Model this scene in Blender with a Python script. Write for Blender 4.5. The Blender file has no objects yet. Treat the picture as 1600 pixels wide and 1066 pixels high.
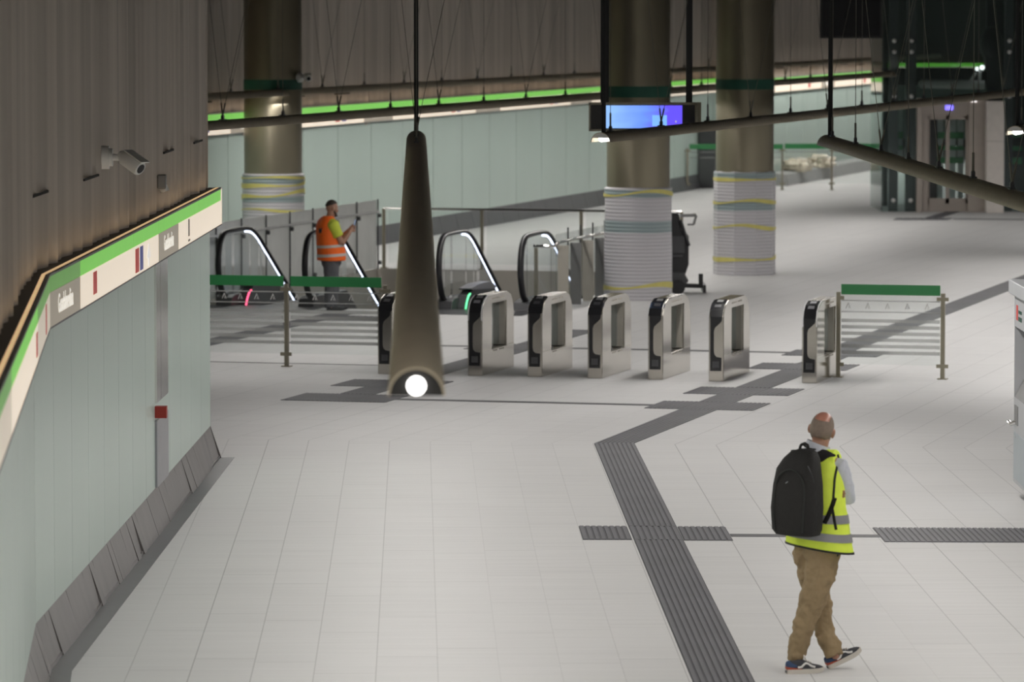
import bpy, bmesh, math, random
from mathutils import Vector, Matrix
random.seed(7)
S = bpy.context.scene
COL = S.collection

# ------------------------------------------------------------------ camera, world, exposure, hall lights
FPX = 7200.0          # focal length in pixels of the 1600 px wide frame
CAM_H = 4.65          # eye height on the mezzanine
PITCH = math.atan(525.0 / FPX)
cam_d = bpy.data.cameras.new('camera')
cam_d.sensor_width = 36.0
cam_d.lens = FPX * 36.0 / 1600.0
cam_d.clip_end = 400
cam_d.dof.use_dof = True
cam_d.dof.focus_distance = 41.0
cam_d.dof.aperture_fstop = 4.0
cam = bpy.data.objects.new('camera', cam_d)
cam.location = (0, 0, CAM_H)
cam.rotation_euler = (math.pi / 2 - PITCH, 0, 0)
COL.objects.link(cam)
S.camera = cam
S.view_settings.view_transform = 'Standard'
S.view_settings.look = 'None'
S.view_settings.exposure = 0.0
S.view_settings.gamma = 1.0
S.cycles.max_bounces = 10
S.cycles.transparent_max_bounces = 24
S.cycles.sample_clamp_indirect = 4.0
S.cycles.caustics_reflective = False
S.cycles.caustics_refractive = False

world = bpy.data.worlds.new('hall_ambient')
S.world = world
world.use_nodes = True
world.node_tree.nodes['Background'].inputs[0].default_value = (0.8, 0.85, 1.0, 1)
world.node_tree.nodes['Background'].inputs[1].default_value = 0.02

LAMP_Z = 3.1
#        start (x, y)        end (x, y)
LAMPS = [((-0.38, 18.25), (-1.10, 53.0)),
         ((1.00, 52.15), (10.2, 84.7)),
         ((3.50, 51.2), (4.35, 19.5)),
         ((-5.55, 73.5), (12.6, 136.5)),
         ((-3.95, 56.7), (8.3, 100.9)),
         ((6.00, 55.0), (10.2, 70.5))]
W_PER_M = 10.0

def strip_light(name, p0, p1, z, w_per_m, width=0.2):
    a = Vector((p0[0], p0[1], z)); b = Vector((p1[0], p1[1], z))
    L = (b - a).length
    ld = bpy.data.lights.new(name, 'AREA')
    ld.shape = 'RECTANGLE'; ld.size = width; ld.size_y = L
    ld.energy = w_per_m * L
    ld.color = (1.0, 0.975, 0.95)
    o = bpy.data.objects.new(name, ld)
    o.location = (a + b) / 2
    d = (b - a).normalized()
    o.rotation_euler = (0, 0, math.atan2(-d.x, d.y))
    COL.objects.link(o)
    return o
for i, (p0, p1) in enumerate(LAMPS):
    strip_light('hall_strip_light', p0, p1, LAMP_Z - 0.14, W_PER_M)
# added unseen light rows without fixtures, brightening the floor from outside the frame
strip_light('hall_strip_light', (6.6, 20.0), (6.0, 40.0), LAMP_Z - 0.14, W_PER_M * 0.3)
strip_light('hall_strip_light', (7.2, 52.0), (16.5, 86.0), LAMP_Z - 0.14, W_PER_M * 1.3)
strip_light('hall_strip_light', (11.6, 88.0), (16.8, 107.0), LAMP_Z - 0.14, W_PER_M * 1.3)
strip_light('hall_strip_light', (10.4, 109.0), (18.0, 138.0), LAMP_Z - 0.14, W_PER_M)

# unseen fill light added above the viewpoint to lift the near upper wall
def added_fill_light(x, y, sx, sy, watts):
    ld = bpy.data.lights.new('added_fill_light', 'AREA'); ld.shape = 'RECTANGLE'; ld.size = sx; ld.size_y = sy; ld.energy = watts; ld.color = (1.0, 0.95, 0.88)
    o = bpy.data.objects.new('added_fill_light', ld); o.location = (x, y, 7.3); COL.objects.link(o)
added_fill_light(1.2, 8, 6, 14, 900)

# ------------------------------------------------------------------ pixel helpers (1600 x 1066 frame) used to survey the place
cpp, spp = math.cos(PITCH), math.sin(PITCH)
def ray(px, py):
    u = (px - 800) / FPX; v = (533 - py) / FPX
    return Vector((u, cpp + v * spp, -spp + v * cpp))
def G(px, py, z=0.0):
    d = ray(px, py); t = (z - CAM_H) / d.z
    return Vector((d.x * t, d.y * t, z))
def D(px, py, Y):
    d = ray(px, py); t = Y / d.y
    return Vector((d.x * t, Y, CAM_H + d.z * t))

# axis frame of the far hall: s runs away along the escalators, r runs across to the right
TH = math.radians(14.93)
AX = Vector((math.sin(TH), math.cos(TH), 0)); TX = Vector((math.cos(TH), -math.sin(TH), 0))
OR = Vector((0.860, 48.782, 0))
def SR(s, r, z=0.0):
    return OR + AX * s + TX * r + Vector((0, 0, z))

# ------------------------------------------------------------------ materials
MATS = {}
def srgb(r, g, b):
    def c(v):
        v /= 255.0
        return v / 12.92 if v <= 0.04045 else ((v + 0.055) / 1.055) ** 2.4
    return (c(r), c(g), c(b))
def mat(name, col, rough=0.5, metal=0.0, emis=0.0, ecol=None, var=0.06, scale=6.0, bump=0.0, bscale=40.0, spec=0.5, stretch=None, coat=0.0):
    m = bpy.data.materials.new(name); m.use_nodes = True
    nt = m.node_tree; n = nt.nodes; L = nt.links
    b = n['Principled BSDF']
    b.inputs['Roughness'].default_value = rough
    b.inputs['Metallic'].default_value = metal
    b.inputs['Specular IOR Level'].default_value = spec
    b.inputs['Coat Weight'].default_value = coat
    if emis > 0:
        b.inputs['Emission Color'].default_value = (*(ecol or col), 1)
        b.inputs['Emission Strength'].default_value = emis
    b.inputs['Base Color'].default_value = (*col, 1)
    tc = n.new('ShaderNodeTexCoord')
    src = tc.outputs['Object']
    if stretch:
        mp = n.new('ShaderNodeMapping'); mp.inputs['Scale'].default_value = stretch
        L.new(src, mp.inputs['Vector']); src = mp.outputs['Vector']
    if var > 0:
        no = n.new('ShaderNodeTexNoise'); no.inputs['Scale'].default_value = scale; no.inputs['Detail'].default_value = 4
        L.new(src, no.inputs['Vector'])
        mr = n.new('ShaderNodeMapRange'); mr.inputs['To Min'].default_value = 1 - 2 * var; mr.inputs['To Max'].default_value = 1 + 2 * var
        L.new(no.outputs['Fac'], mr.inputs['Value'])
        mx = n.new('ShaderNodeVectorMath'); mx.operation = 'SCALE'
        mx.inputs[0].default_value = col
        L.new(mr.outputs['Result'], mx.inputs['Scale'])
        L.new(mx.outputs['Vector'], b.inputs['Base Color'])
    if bump > 0:
        nb = n.new('ShaderNodeTexNoise'); nb.inputs['Scale'].default_value = bscale; nb.inputs['Detail'].default_value = 3
        L.new(src, nb.inputs['Vector'])
        bp = n.new('ShaderNodeBump'); bp.inputs['Strength'].default_value = bump; bp.inputs['Distance'].default_value = 0.02
        L.new(nb.outputs['Fac'], bp.inputs['Height']); L.new(bp.outputs['Normal'], b.inputs['Normal'])
    MATS[name] = m
    return m
def glass_mat(name, tint, alpha, rough=0.05, refl=0.5, milk=0.0, milkcol=(0.6, 0.63, 0.62)):
    """thin pane: transparent + fresnel reflection + some milky film"""
    m = bpy.data.materials.new(name); m.use_nodes = True
    nt = m.node_tree; n = nt.nodes; L = nt.links
    n.remove(n['Principled BSDF']); out = n['Material Output']
    tr = n.new('ShaderNodeBsdfTransparent'); tr.inputs[0].default_value = (*tint, 1)
    gl = n.new('ShaderNodeBsdfGlossy'); gl.inputs['Roughness'].default_value = rough
    fr = n.new('ShaderNodeFresnel'); fr.inputs[0].default_value = 1.35
    ml = n.new('ShaderNodeMath'); ml.operation = 'MULTIPLY'; ml.inputs[1].default_value = refl
    L.new(fr.outputs[0], ml.inputs[0])
    df = n.new('ShaderNodeBsdfDiffuse'); df.inputs[0].default_value = (*milkcol, 1)
    no = n.new('ShaderNodeTexNoise'); no.inputs['Scale'].default_value = 1.5
    tc = n.new('ShaderNodeTexCoord'); L.new(tc.outputs['Object'], no.inputs['Vector'])
    mr = n.new('ShaderNodeMapRange'); mr.inputs['To Min'].default_value = milk * 0.8; mr.inputs['To Max'].default_value = milk * 1.2
    L.new(no.outputs['Fac'], mr.inputs['Value'])
    m1 = n.new('ShaderNodeMixShader'); L.new(mr.outputs[0], m1.inputs[0]); L.new(tr.outputs[0], m1.inputs[1]); L.new(df.outputs[0], m1.inputs[2])
    m2 = n.new('ShaderNodeMixShader'); L.new(ml.outputs[0], m2.inputs[0]); L.new(m1.outputs[0], m2.inputs[1]); L.new(gl.outputs[0], m2.inputs[2])
    L.new(m2.outputs[0], out.inputs[0])
    MATS[name] = m
    return m

M_conc = mat('panel_concrete', (0.50, 0.45, 0.40), 0.85, var=0.22, scale=1.6, stretch=(2.2, 2.2, 0.04))  # streaked tone puts the weak shading of the flutes into the colour
M_joint = mat('dark_joint', (0.02, 0.02, 0.02), 0.9)
M_clad = mat('pale_green_glass_cladding', (0.46, 0.555, 0.505), 0.28, var=0.025, scale=1.2, stretch=(1, 1, 0.15), spec=0.35)
M_ceil = mat('dark_ceiling', (0.03, 0.03, 0.03), 0.9)
M_plain = mat('grey_render', (0.22, 0.22, 0.21), 0.85)
M_dkwall = mat('dark_wall_panel', (0.10, 0.10, 0.09), 0.6, var=0.1)
M_skirt = mat('brushed_dark_steel', (0.22, 0.205, 0.20), 0.32, 0.75, var=0.15, scale=1.5, stretch=(3, 3, 0.6))
M_kerb = mat('polished_dark_granite', (0.075, 0.075, 0.08), 0.30, var=0.15, scale=2.0, spec=0.15)
M_bskirt = mat('far_dark_skirting', (0.06, 0.06, 0.065), 0.35, var=0.15)
M_tact = mat('charcoal_tactile_tile', (0.070, 0.070, 0.078), 0.6, var=0.12, scale=1.5)
M_rib = mat('charcoal_tactile_rib', (0.135, 0.133, 0.145), 0.6, var=0.1, scale=1.5)
M_line = mat('dark_floor_line', (0.09, 0.09, 0.095), 0.6)
M_green = mat('lit_green_strip', (0.15, 0.45, 0.08), 0.4, emis=0.50, ecol=(0.21, 0.72, 0.07), var=0.03)
M_greenfar = M_green
M_cream = mat('lit_cream_panel', (0.6, 0.52, 0.42), 0.4, emis=0.56, ecol=(1.0, 0.86, 0.70), var=0.02)
M_name = mat('grey_brown_sign_panel', (0.30, 0.26, 0.20), 0.45, emis=0.28, ecol=(0.5, 0.44, 0.35), var=0.03)
M_letter = mat('white_letter', (0.8, 0.78, 0.72), 0.5, emis=0.55, ecol=(1, 0.95, 0.85), var=0)
M_red = mat('red_print', (0.55, 0.05, 0.04), 0.5, emis=0.18)
M_blue = mat('blue_print', (0.08, 0.09, 0.35), 0.5, emis=0.15)
M_white = mat('white_print', (0.8, 0.8, 0.8), 0.5, emis=0.5, var=0)
M_amber = mat('warm_uplight_lens', (0.7, 0.5, 0.3), 0.5, emis=0.55, ecol=(1.0, 0.66, 0.34), var=0.25, scale=4.0)
M_black = mat('black_paint', (0.014, 0.014, 0.014), 0.55)
M_blkgl = mat('black_gloss', (0.018, 0.018, 0.020), 0.18)
M_alu = mat('grey_aluminium', (0.33, 0.33, 0.35), 0.4, 0.6)
M_lamp = mat('bronze_grey_lamp_housing', (0.55, 0.485, 0.37), 0.45, 0.15, var=0.06)
M_lampin = mat('lamp_inner_reflector', (0.5, 0.47, 0.42), 0.5, var=0)
M_tube = mat('lit_lamp_tube', (0.9, 0.9, 0.9), 0.4, emis=6.0, ecol=(1, 0.97, 0.93), var=0)
M_wire = mat('steel_wire', (0.20, 0.19, 0.16), 0.5, 0.6, var=0)
M_steel = mat('satin_stainless', (0.54, 0.51, 0.46), 0.14, 1.0, var=0.05, scale=2.0, stretch=(1, 1, 6))
M_steel2 = mat('bright_stainless', (0.78, 0.77, 0.75), 0.18, 1.0, var=0.04)
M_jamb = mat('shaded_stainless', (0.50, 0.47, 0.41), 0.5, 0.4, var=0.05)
M_post = mat('bronze_grey_post', (0.30, 0.275, 0.21), 0.4, 0.6, var=0.06)
M_bargreen = mat('green_glass_film', (0.035, 0.225, 0.075), 0.35, var=0.03)
M_pane = glass_mat('clear_pane', (0.97, 0.985, 0.98), 0.9, refl=0.30, milk=0.02)
M_frost = glass_mat('frosted_stripe', (0.95, 0.95, 0.95), 0.5, milk=0.42, milkcol=(0.62, 0.62, 0.61), refl=0.2)
M_milk = glass_mat('milky_pane', (0.95, 0.97, 0.96), 0.5, milk=0.90, milkcol=(0.96, 0.97, 0.94))
M_teal = glass_mat('green_lift_glass', (0.88, 0.93, 0.92), 0.5, milk=0.07, milkcol=(0.34, 0.42, 0.40), refl=0.8)
M_escgl = glass_mat('escalator_pane', (0.88, 0.92, 0.92), 0.9, milk=0.10, milkcol=(0.5, 0.53, 0.55))
M_rubber = mat('black_rubber', (0.016, 0.016, 0.019), 0.33)
M_led = mat('cold_white_led', (0.9, 0.9, 1), 0.4, emis=3.2, ecol=(0.72, 0.80, 1.0), var=0)
M_ledred = mat('red_signal_light', (0.9, 0.1, 0.2), 0.4, emis=2.5, ecol=(1.0, 0.10, 0.22), var=0)
M_ledgrn = mat('green_signal_light', (0.1, 0.9, 0.3), 0.4, emis=1.6, ecol=(0.15, 1.0, 0.40), var=0)
M_dkmetal = mat('dark_grey_metal', (0.085, 0.085, 0.09), 0.42, 0.5)
M_mdmetal = mat('mid_grey_metal', (0.27, 0.27, 0.27), 0.4, 0.5)
M_step = mat('grey_step', (0.10, 0.10, 0.105), 0.5, 0.4)
M_beige = mat('beige_pit_wall', (0.50, 0.47, 0.42), 0.6, var=0.03)
M_colst = mat('bronze_steel_column', (0.27, 0.24, 0.175), 0.36, 0.85, var=0.06, scale=1.5)
M_ringgr = mat('dark_green_ring', (0.012, 0.085, 0.055), 0.5)
M_tape = mat('yellow_tape', (0.62, 0.56, 0.17), 0.45, var=0.12, scale=3)
M_portal = mat('brown_portal_steel', (0.46, 0.405, 0.36), 0.45, 0.3, var=0.05)
M_pale = mat('pale_stone', (0.78, 0.72, 0.67), 0.7, var=0.05)
M_cam = mat('pale_camera_housing', (0.78, 0.78, 0.77), 0.45)
M_plastic = mat('crumpled_clear_plastic', (0.62, 0.55, 0.43), 0.25, var=0.25, scale=8)
M_machine = mat('light_grey_machine_paint', (0.50, 0.51, 0.53), 0.4, var=0.03)
M_machblue = mat('blue_grey_machine_paint', (0.42, 0.47, 0.50), 0.4, var=0.03)
M_machdk = mat('machine_recess', (0.24, 0.24, 0.24), 0.5)

def screen_mat():
    m = bpy.data.materials.new('blue_screen'); m.use_nodes = True
    nt = m.node_tree; n = nt.nodes; L = nt.links; b = n['Principled BSDF']
    b.inputs['Base Color'].default_value = (0.02, 0.02, 0.05, 1); b.inputs['Roughness'].default_value = 0.3
    tc = n.new('ShaderNodeTexCoord'); sp = n.new('ShaderNodeSeparateXYZ'); L.new(tc.outputs['Generated'], sp.inputs[0])
    no = n.new('ShaderNodeTexNoise'); no.inputs['Scale'].default_value = 2.0; L.new(tc.outputs['Generated'], no.inputs['Vector'])
    a = n.new('ShaderNodeMath'); a.operation = 'MULTIPLY_ADD'; L.new(no.outputs['Fac'], a.inputs[0]); a.inputs[1].default_value = 0.5; L.new(sp.outputs['X'], a.inputs[2])
    cr = n.new('ShaderNodeValToRGB'); L.new(a.outputs[0], cr.inputs[0])
    e = cr.color_ramp.elements
    e[0].position = 0.3; e[0].color = (0.30, 0.55, 1.0, 1)
    e[1].position = 1.2; e[1].color = (0.14, 0.09, 0.95, 1)
    x = e.new(0.75); x.color = (0.16, 0.32, 1.0, 1); x = e.new(0.97); x.color = (0.15, 0.13, 1.0, 1)
    L.new(cr.outputs[0], b.inputs['Emission Color']); b.inputs['Emission Strength'].default_value = 1.05
    return m
M_screen = screen_mat()
M_scrbox = mat('screen_picture', (0.1, 0.2, 0.4), 0.4, emis=1.0, ecol=(0.22, 0.50, 1.0), var=0)

def floor_mat():
    m = bpy.data.materials.new('pale_floor_tiles'); m.use_nodes = True
    nt = m.node_tree; n = nt.nodes; L = nt.links; b = n['Principled BSDF']
    uv = n.new('ShaderNodeUVMap'); uv.uv_map = 'UVMap'
    sp = n.new('ShaderNodeSeparateXYZ'); L.new(uv.outputs[0], sp.inputs[0])
    def math_(op, a, bb=None, c=None):
        k = n.new('ShaderNodeMath'); k.operation = op
        for i, v in enumerate((a, bb, c)):
            if v is None: continue
            if isinstance(v, (int, float)): k.inputs[i].default_value = v
            else: L.new(v, k.inputs[i])
        return k.outputs[0]
    TW = 0.4325
    un = math_('DIVIDE', sp.outputs['X'], TW)
    idx = math_('FLOOR', un)
    uf = math_('FRACT', un)
    ud = math_('ABSOLUTE', math_('SUBTRACT', uf, 0.5))
    seam_u = math_('GREATER_THAN', ud, 0.5 - 0.0045 / TW)
    wn = n.new('ShaderNodeTexWhiteNoise'); wn.noise_dimensions = '1D'; L.new(idx, wn.inputs['W'])
    rowlen = math_('MULTIPLY_ADD', wn.outputs['Value'], 0.8, 1.7)
    vv = math_('ADD', math_('DIVIDE', sp.outputs['Y'], rowlen), math_('MULTIPLY', wn.outputs['Value'], 17.3))
    vd = math_('ABSOLUTE', math_('SUBTRACT', math_('FRACT', vv), 0.5))
    seam_v = math_('GREATER_THAN', vd, 0.5 - 0.006)
    # alternate seams are faint: every second column joint is a tight one
    wn2 = n.new('ShaderNodeTexWhiteNoise'); wn2.noise_dimensions = '1D'; L.new(math_('FLOOR', math_('ADD', un, 0.5)), wn2.inputs['W'])
    su = math_('MULTIPLY', seam_u, math_('MULTIPLY_ADD', wn2.outputs['Value'], 0.32, 0.06))
    seam = math_('MAXIMUM', su, math_('MULTIPLY', seam_v, 0.14))
    mp = n.new('ShaderNodeMapping'); mp.inputs['Scale'].default_value = (0.35, 4.5, 1); L.new(uv.outputs[0], mp.inputs['Vector'])
    ns = n.new('ShaderNodeTexNoise'); ns.inputs['Scale'].default_value = 2.2; ns.inputs['Detail'].default_value = 5; L.new(mp.outputs[0], ns.inputs['Vector'])
    nl = n.new('ShaderNodeTexNoise'); nl.inputs['Scale'].default_value = 0.35; L.new(uv.outputs[0], nl.inputs['Vector'])
    wt = n.new('ShaderNodeTexWhiteNoise'); wt.noise_dimensions = '2D'
    cv = n.new('ShaderNodeCombineXYZ'); L.new(idx, cv.inputs[0]); L.new(math_('FLOOR', vv), cv.inputs[1]); L.new(cv.outputs[0], wt.inputs['Vector'])
    val = math_('ADD', math_('MULTIPLY_ADD', ns.outputs['Fac'], 0.10, 0.585), math_('MULTIPLY_ADD', nl.outputs['Fac'], 0.06, -0.03))
    val = math_('ADD', val, math_('MULTIPLY_ADD', wt.outputs['Value'], 0.02, -0.01))
    val = math_('MULTIPLY', val, math_('SUBTRACT', 1.0, seam))
    cc = n.new('ShaderNodeCombineXYZ')
    L.new(val, cc.inputs[0]); L.new(math_('MULTIPLY', val, 0.992), cc.inputs[1]); L.new(math_('MULTIPLY', val, 0.985), cc.inputs[2])
    L.new(cc.outputs[0], b.inputs['Base Color'])
    b.inputs['Roughness'].default_value = 0.55
    b.inputs['Specular IOR Level'].default_value = 0.12
    return m
M_floor = floor_mat()

def wrap_mat(seed):
    """white corrugated packing film with teal bands at some heights"""
    m = bpy.data.materials.new('packing_wrap'); m.use_nodes = True
    nt = m.node_tree; n = nt.nodes; L = nt.links; b = n['Principled BSDF']
    tc = n.new('ShaderNodeTexCoord'); mp = n.new('ShaderNodeMapping'); L.new(tc.outputs['Object'], mp.inputs['Vector'])
    mp.inputs['Location'].default_value = (seed, seed * 0.7, 0)
    sp = n.new('ShaderNodeSeparateXYZ'); L.new(tc.outputs['Object'], sp.inputs[0])
    no = n.new('ShaderNodeTexNoise'); no.inputs['Scale'].default_value = 1.3; L.new(mp.outputs[0], no.inputs['Vector'])
    wob = n.new('ShaderNodeMath'); wob.operation = 'MULTIPLY_ADD'; wob.inputs[1].default_value = 0.05; L.new(no.outputs['Fac'], wob.inputs[0]); L.new(sp.outputs['Z'], wob.inputs[2])
    cr = n.new('ShaderNodeValToRGB'); cr.color_ramp.interpolation = 'EASE'
    dv = n.new('ShaderNodeMath'); dv.operation = 'DIVIDE'; dv.inputs[1].default_value = 2.0; L.new(wob.outputs[0], dv.inputs[0]); L.new(dv.outputs[0], cr.inputs[0])
    white = (0.56, 0.545, 0.57, 1); teal = (0.29, 0.36, 0.37, 1)
    e = cr.color_ramp.elements; e[0].color = white; e[1].color = white
    for lo, hi in seed_bands[seed]:
        for p, c in ((lo - .02, white), (lo, teal), (hi, teal), (hi + .02, white)):
            x = e.new(max(0.001, min(0.999, p / 2.0))); x.color = c
    wv = n.new('ShaderNodeTexWave'); wv.wave_type = 'BANDS'; wv.bands_direction = 'Z'; wv.inputs['Scale'].default_value = 5.5; wv.inputs['Distortion'].default_value = 0.6
    L.new(tc.outputs['Object'], wv.inputs['Vector'])
    mr = n.new('ShaderNodeMapRange'); mr.inputs['To Min'].default_value = 0.86; mr.inputs['To Max'].default_value = 1.05; L.new(wv.outputs['Fac'], mr.inputs['Value'])
    mx = n.new('ShaderNodeVectorMath'); mx.operation = 'SCALE'; L.new(cr.outputs[0], mx.inputs[0]); L.new(mr.outputs[0], mx.inputs['Scale'])
    L.new(mx.outputs[0], b.inputs['Base Color'])
    bp = n.new('ShaderNodeBump'); bp.inputs['Strength'].default_value = 0.4; bp.inputs['Distance'].default_value = 0.02
    L.new(wv.outputs['Fac'], bp.inputs['Height']); L.new(bp.outputs[0], b.inputs['Normal'])
    b.inputs['Roughness'].default_value = 0.4
    return m
seed_bands = {1: [(0.62, 0.80), (1.30, 1.38), (1.62, 1.74)], 2: [(1.10, 1.26), (1.66, 1.76)], 3: [(1.15, 1.28), (1.70, 1.79)]}

# ------------------------------------------------------------------ mesh builder
class MB:
    def __init__(self, root=None):
        self.bm = bmesh.new()
        self.inv = root.matrix_basis.inverted() if root is not None else None
        self.mi = 0
    def v(self, p):
        p = Vector(p)
        return self.bm.verts.new(self.inv @ p if self.inv else p)
    def face(self, vs):
        try:
            f = self.bm.faces.new(vs); f.material_index = self.mi; return f
        except ValueError:
            return None
    def poly(self, pts):
        return self.face([self.v(p) for p in pts])
    def prism(self, poly, off):
        """poly: list of 3-D points, off: extrusion vector"""
        off = Vector(off)
        a = [self.v(p) for p in poly]; b = [self.v(Vector(p) + off) for p in poly]
        n = len(a)
        self.face(a[::-1]); self.face(b)
        for i in range(n):
            self.face([a[i], a[(i + 1) % n], b[(i + 1) % n], b[i]])
    def box(self, c, size, rz=0.0, ax=None):
        c = Vector(c); hx, hy, hz = (s / 2 for s in size)
        if ax is None:
            X = Vector((math.cos(rz), math.sin(rz), 0)); Y = Vector((-math.sin(rz), math.cos(rz), 0)); Z = Vector((0, 0, 1))
        else: X, Y, Z = ax
        base = [c - X * hx - Y * hy - Z * hz, c + X * hx - Y * hy - Z * hz, c + X * hx + Y * hy - Z * hz, c - X * hx + Y * hy - Z * hz]
        self.prism(base, Z * (2 * hz))
    def beam(self, p0, p1, w, h, up=(0, 0, 1)):
        p0 = Vector(p0); p1 = Vector(p1); d = (p1 - p0).normalized(); up = Vector(up)
        s = d.cross(up)
        if s.length < 1e-4: s = d.cross(Vector((1, 0, 0)))
        s.normalize(); u = s.cross(d)
        q = [p0 - s * w / 2 - u * h / 2, p0 + s * w / 2 - u * h / 2, p0 + s * w / 2 + u * h / 2, p0 - s * w / 2 + u * h / 2]
        self.prism(q, p1 - p0)
    def loft(self, rings, cap=True, closed=False):
        vr = [[self.v(p) for p in r] for r in rings]
        n = len(vr[0]); m = len(vr)
        for i in range(m if closed else m - 1):
            A = vr[i]; B = vr[(i + 1) % m]
            for k in range(n):
                self.face([A[k], A[(k + 1) % n], B[(k + 1) % n], B[k]])
        if cap and not closed:
            self.face(vr[0][::-1]); self.face(vr[-1])
    def tube(self, path, r, n=10, rx=None, side=None, cap=True):
        """round or elliptical tube; r may be a list; rx the half width across `side`"""
        P = [Vector(p) for p in path]; rings = []
        prev = None
        for i, p in enumerate(P):
            d = (P[min(i + 1, len(P) - 1)] - P[max(i - 1, 0)]).normalized()
            if side is not None: s = Vector(side) - d * Vector(side).dot(d)
            elif prev is not None: s = prev - d * prev.dot(d)
            else:
                s = d.cross(Vector((0, 0, 1)))
                if s.length < 1e-3: s = Vector((1, 0, 0))
            s.normalize(); prev = s
            u = d.cross(s)
            ri = r[i] if isinstance(r, (list, tuple)) else r
            ra = (rx[i] if isinstance(rx, (list, tuple)) else rx) if rx is not None else ri
            rings.append([p + s * (ra * math.cos(2 * math.pi * k / n)) + u * (ri * math.sin(2 * math.pi * k / n)) for k in range(n)])
        self.loft(rings, cap)
    def lathe(self, prof, c, n=32, a0=0.0):
        """prof: (radius, z) list from bottom to top round a vertical axis at c"""
        c = Vector(c)
        self.loft([[c + Vector((r * math.cos(a0 + 2 * math.pi * k / n), r * math.sin(a0 + 2 * math.pi * k / n), z)) for k in range(n)] for r, z in prof])
    def ball(self, c, rad, n=14, m=8, M=None):
        """ellipsoid, rad = (rx, ry, rz), M optional 3x3 rotation"""
        c = Vector(c)
        if isinstance(rad, (int, float)): rad = (rad,) * 3
        rings = []
        for j in range(1, m):
            t = math.pi * j / m
            ring = []
            for k in range(n):
                q = Vector((rad[0] * math.sin(t) * math.cos(2 * math.pi * k / n), rad[1] * math.sin(t) * math.sin(2 * math.pi * k / n), -rad[2] * math.cos(t)))
                ring.append(c + (M @ q if M else q))
            rings.append(ring)
        vr = [[self.v(p) for p in r] for r in rings]
        for i in range(len(vr) - 1):
            for k in range(n): self.face([vr[i][k], vr[i][(k + 1) % n], vr[i + 1][(k + 1) % n], vr[i + 1][k]])
        q = Vector((0, 0, -rad[2])); lo = self.v(c + (M @ q if M else q)); hi = self.v(c - (M @ q if M else q))
        for k in range(n):
            self.face([vr[0][(k + 1) % n], vr[0][k], lo]); self.face([vr[-1][k], vr[-1][(k + 1) % n], hi])
    def build(self, name, m, parent=None, smooth=False, bevel=0.0, remesh=0.0, fair=0, crumple=None):
        me = bpy.data.meshes.new(name)
        bmesh.ops.recalc_face_normals(self.bm, faces=self.bm.faces[:])
        self.bm.to_mesh(me); self.bm.free()
        for k in (m if isinstance(m, (list, tuple)) else [m]): me.materials.append(k)
        o = bpy.data.objects.new(name, me); COL.objects.link(o)
        if bevel > 0 or remesh > 0:
            if bevel > 0:
                md = o.modifiers.new('b', 'BEVEL'); md.width = bevel; md.segments = 3; md.limit_method = 'ANGLE'; md.angle_limit = math.radians(40)
            if remesh > 0:
                md = o.modifiers.new('r', 'REMESH'); md.mode = 'VOXEL'; md.voxel_size = remesh; md.use_smooth_shade = True
                if fair:
                    md = o.modifiers.new('s', 'SMOOTH'); md.factor = 0.5; md.iterations = fair
                if crumple:
                    tx = bpy.data.textures.get('folds%g' % crumple[0]) or bpy.data.textures.new('folds%g' % crumple[0], 'CLOUDS'); tx.noise_scale = crumple[0]; tx.noise_depth = 1
                    md = o.modifiers.new('d', 'DISPLACE'); md.texture = tx; md.strength = crumple[1]; md.mid_level = 0.5; md.texture_coords = 'LOCAL'
            dg = bpy.context.evaluated_depsgraph_get()
            ne = bpy.data.meshes.new_from_object(o.evaluated_get(dg))
            o.modifiers.clear(); old = o.data; o.data = ne; bpy.data.meshes.remove(old); ne.name = name; me = ne
        if smooth or remesh > 0:
            me.shade_smooth()
            if not remesh: me.set_sharp_from_angle(angle=math.radians(35))
        if parent is not None: o.parent = parent
        return o

def tag(o, label, cat, group=None, kind=None):
    if label: o['label'] = label
    if cat: o['category'] = cat
    if group: o['group'] = group
    if kind: o['kind'] = kind
    return o
def thing(name, label, cat, loc=(0, 0, 0), rz=0.0, group=None):
    o = bpy.data.objects.new(name, None); o.empty_display_size = 0.1; COL.objects.link(o)
    o.location = loc; o.rotation_euler = (0, 0, rz)
    return tag(o, label, cat, group)
def struct(o):
    o['kind'] = 'structure'; return o
def copy_tree(o, parent=None):
    c = o.copy(); COL.objects.link(c)
    if parent is not None: c.parent = parent
    for ch in list(o.children): copy_tree(ch, c)
    return c
def text_obj(s, size, M, m, name, parent, extrude=0.002, sx=1.0):
    """lettering as a mesh; M places the text's xy plane in the parent's frame"""
    cu = bpy.data.curves.new(name, 'FONT'); cu.body = s; cu.size = size; cu.align_x = 'CENTER'; cu.align_y = 'CENTER'; cu.extrude = extrude
    cu.resolution_u = 3
    t = bpy.data.objects.new(name, cu); COL.objects.link(t)
    dg = bpy.context.evaluated_depsgraph_get()
    me = bpy.data.meshes.new_from_object(t.evaluated_get(dg))
    bpy.data.objects.remove(t); bpy.data.curves.remove(cu)
    me.transform(Matrix.Diagonal((sx, 1, 1, 1))); me.transform(M)
    me.materials.clear(); me.materials.append(m); me.name = name
    o = bpy.data.objects.new(name, me); COL.objects.link(o); o.parent = parent
    return o
def frame_matrix(X, Y, Z, p):
    return Matrix(((X[0], Y[0], Z[0], p[0]), (X[1], Y[1], Z[1], p[1]), (X[2], Y[2], Z[2], p[2]), (0, 0, 0, 1)))
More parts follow.
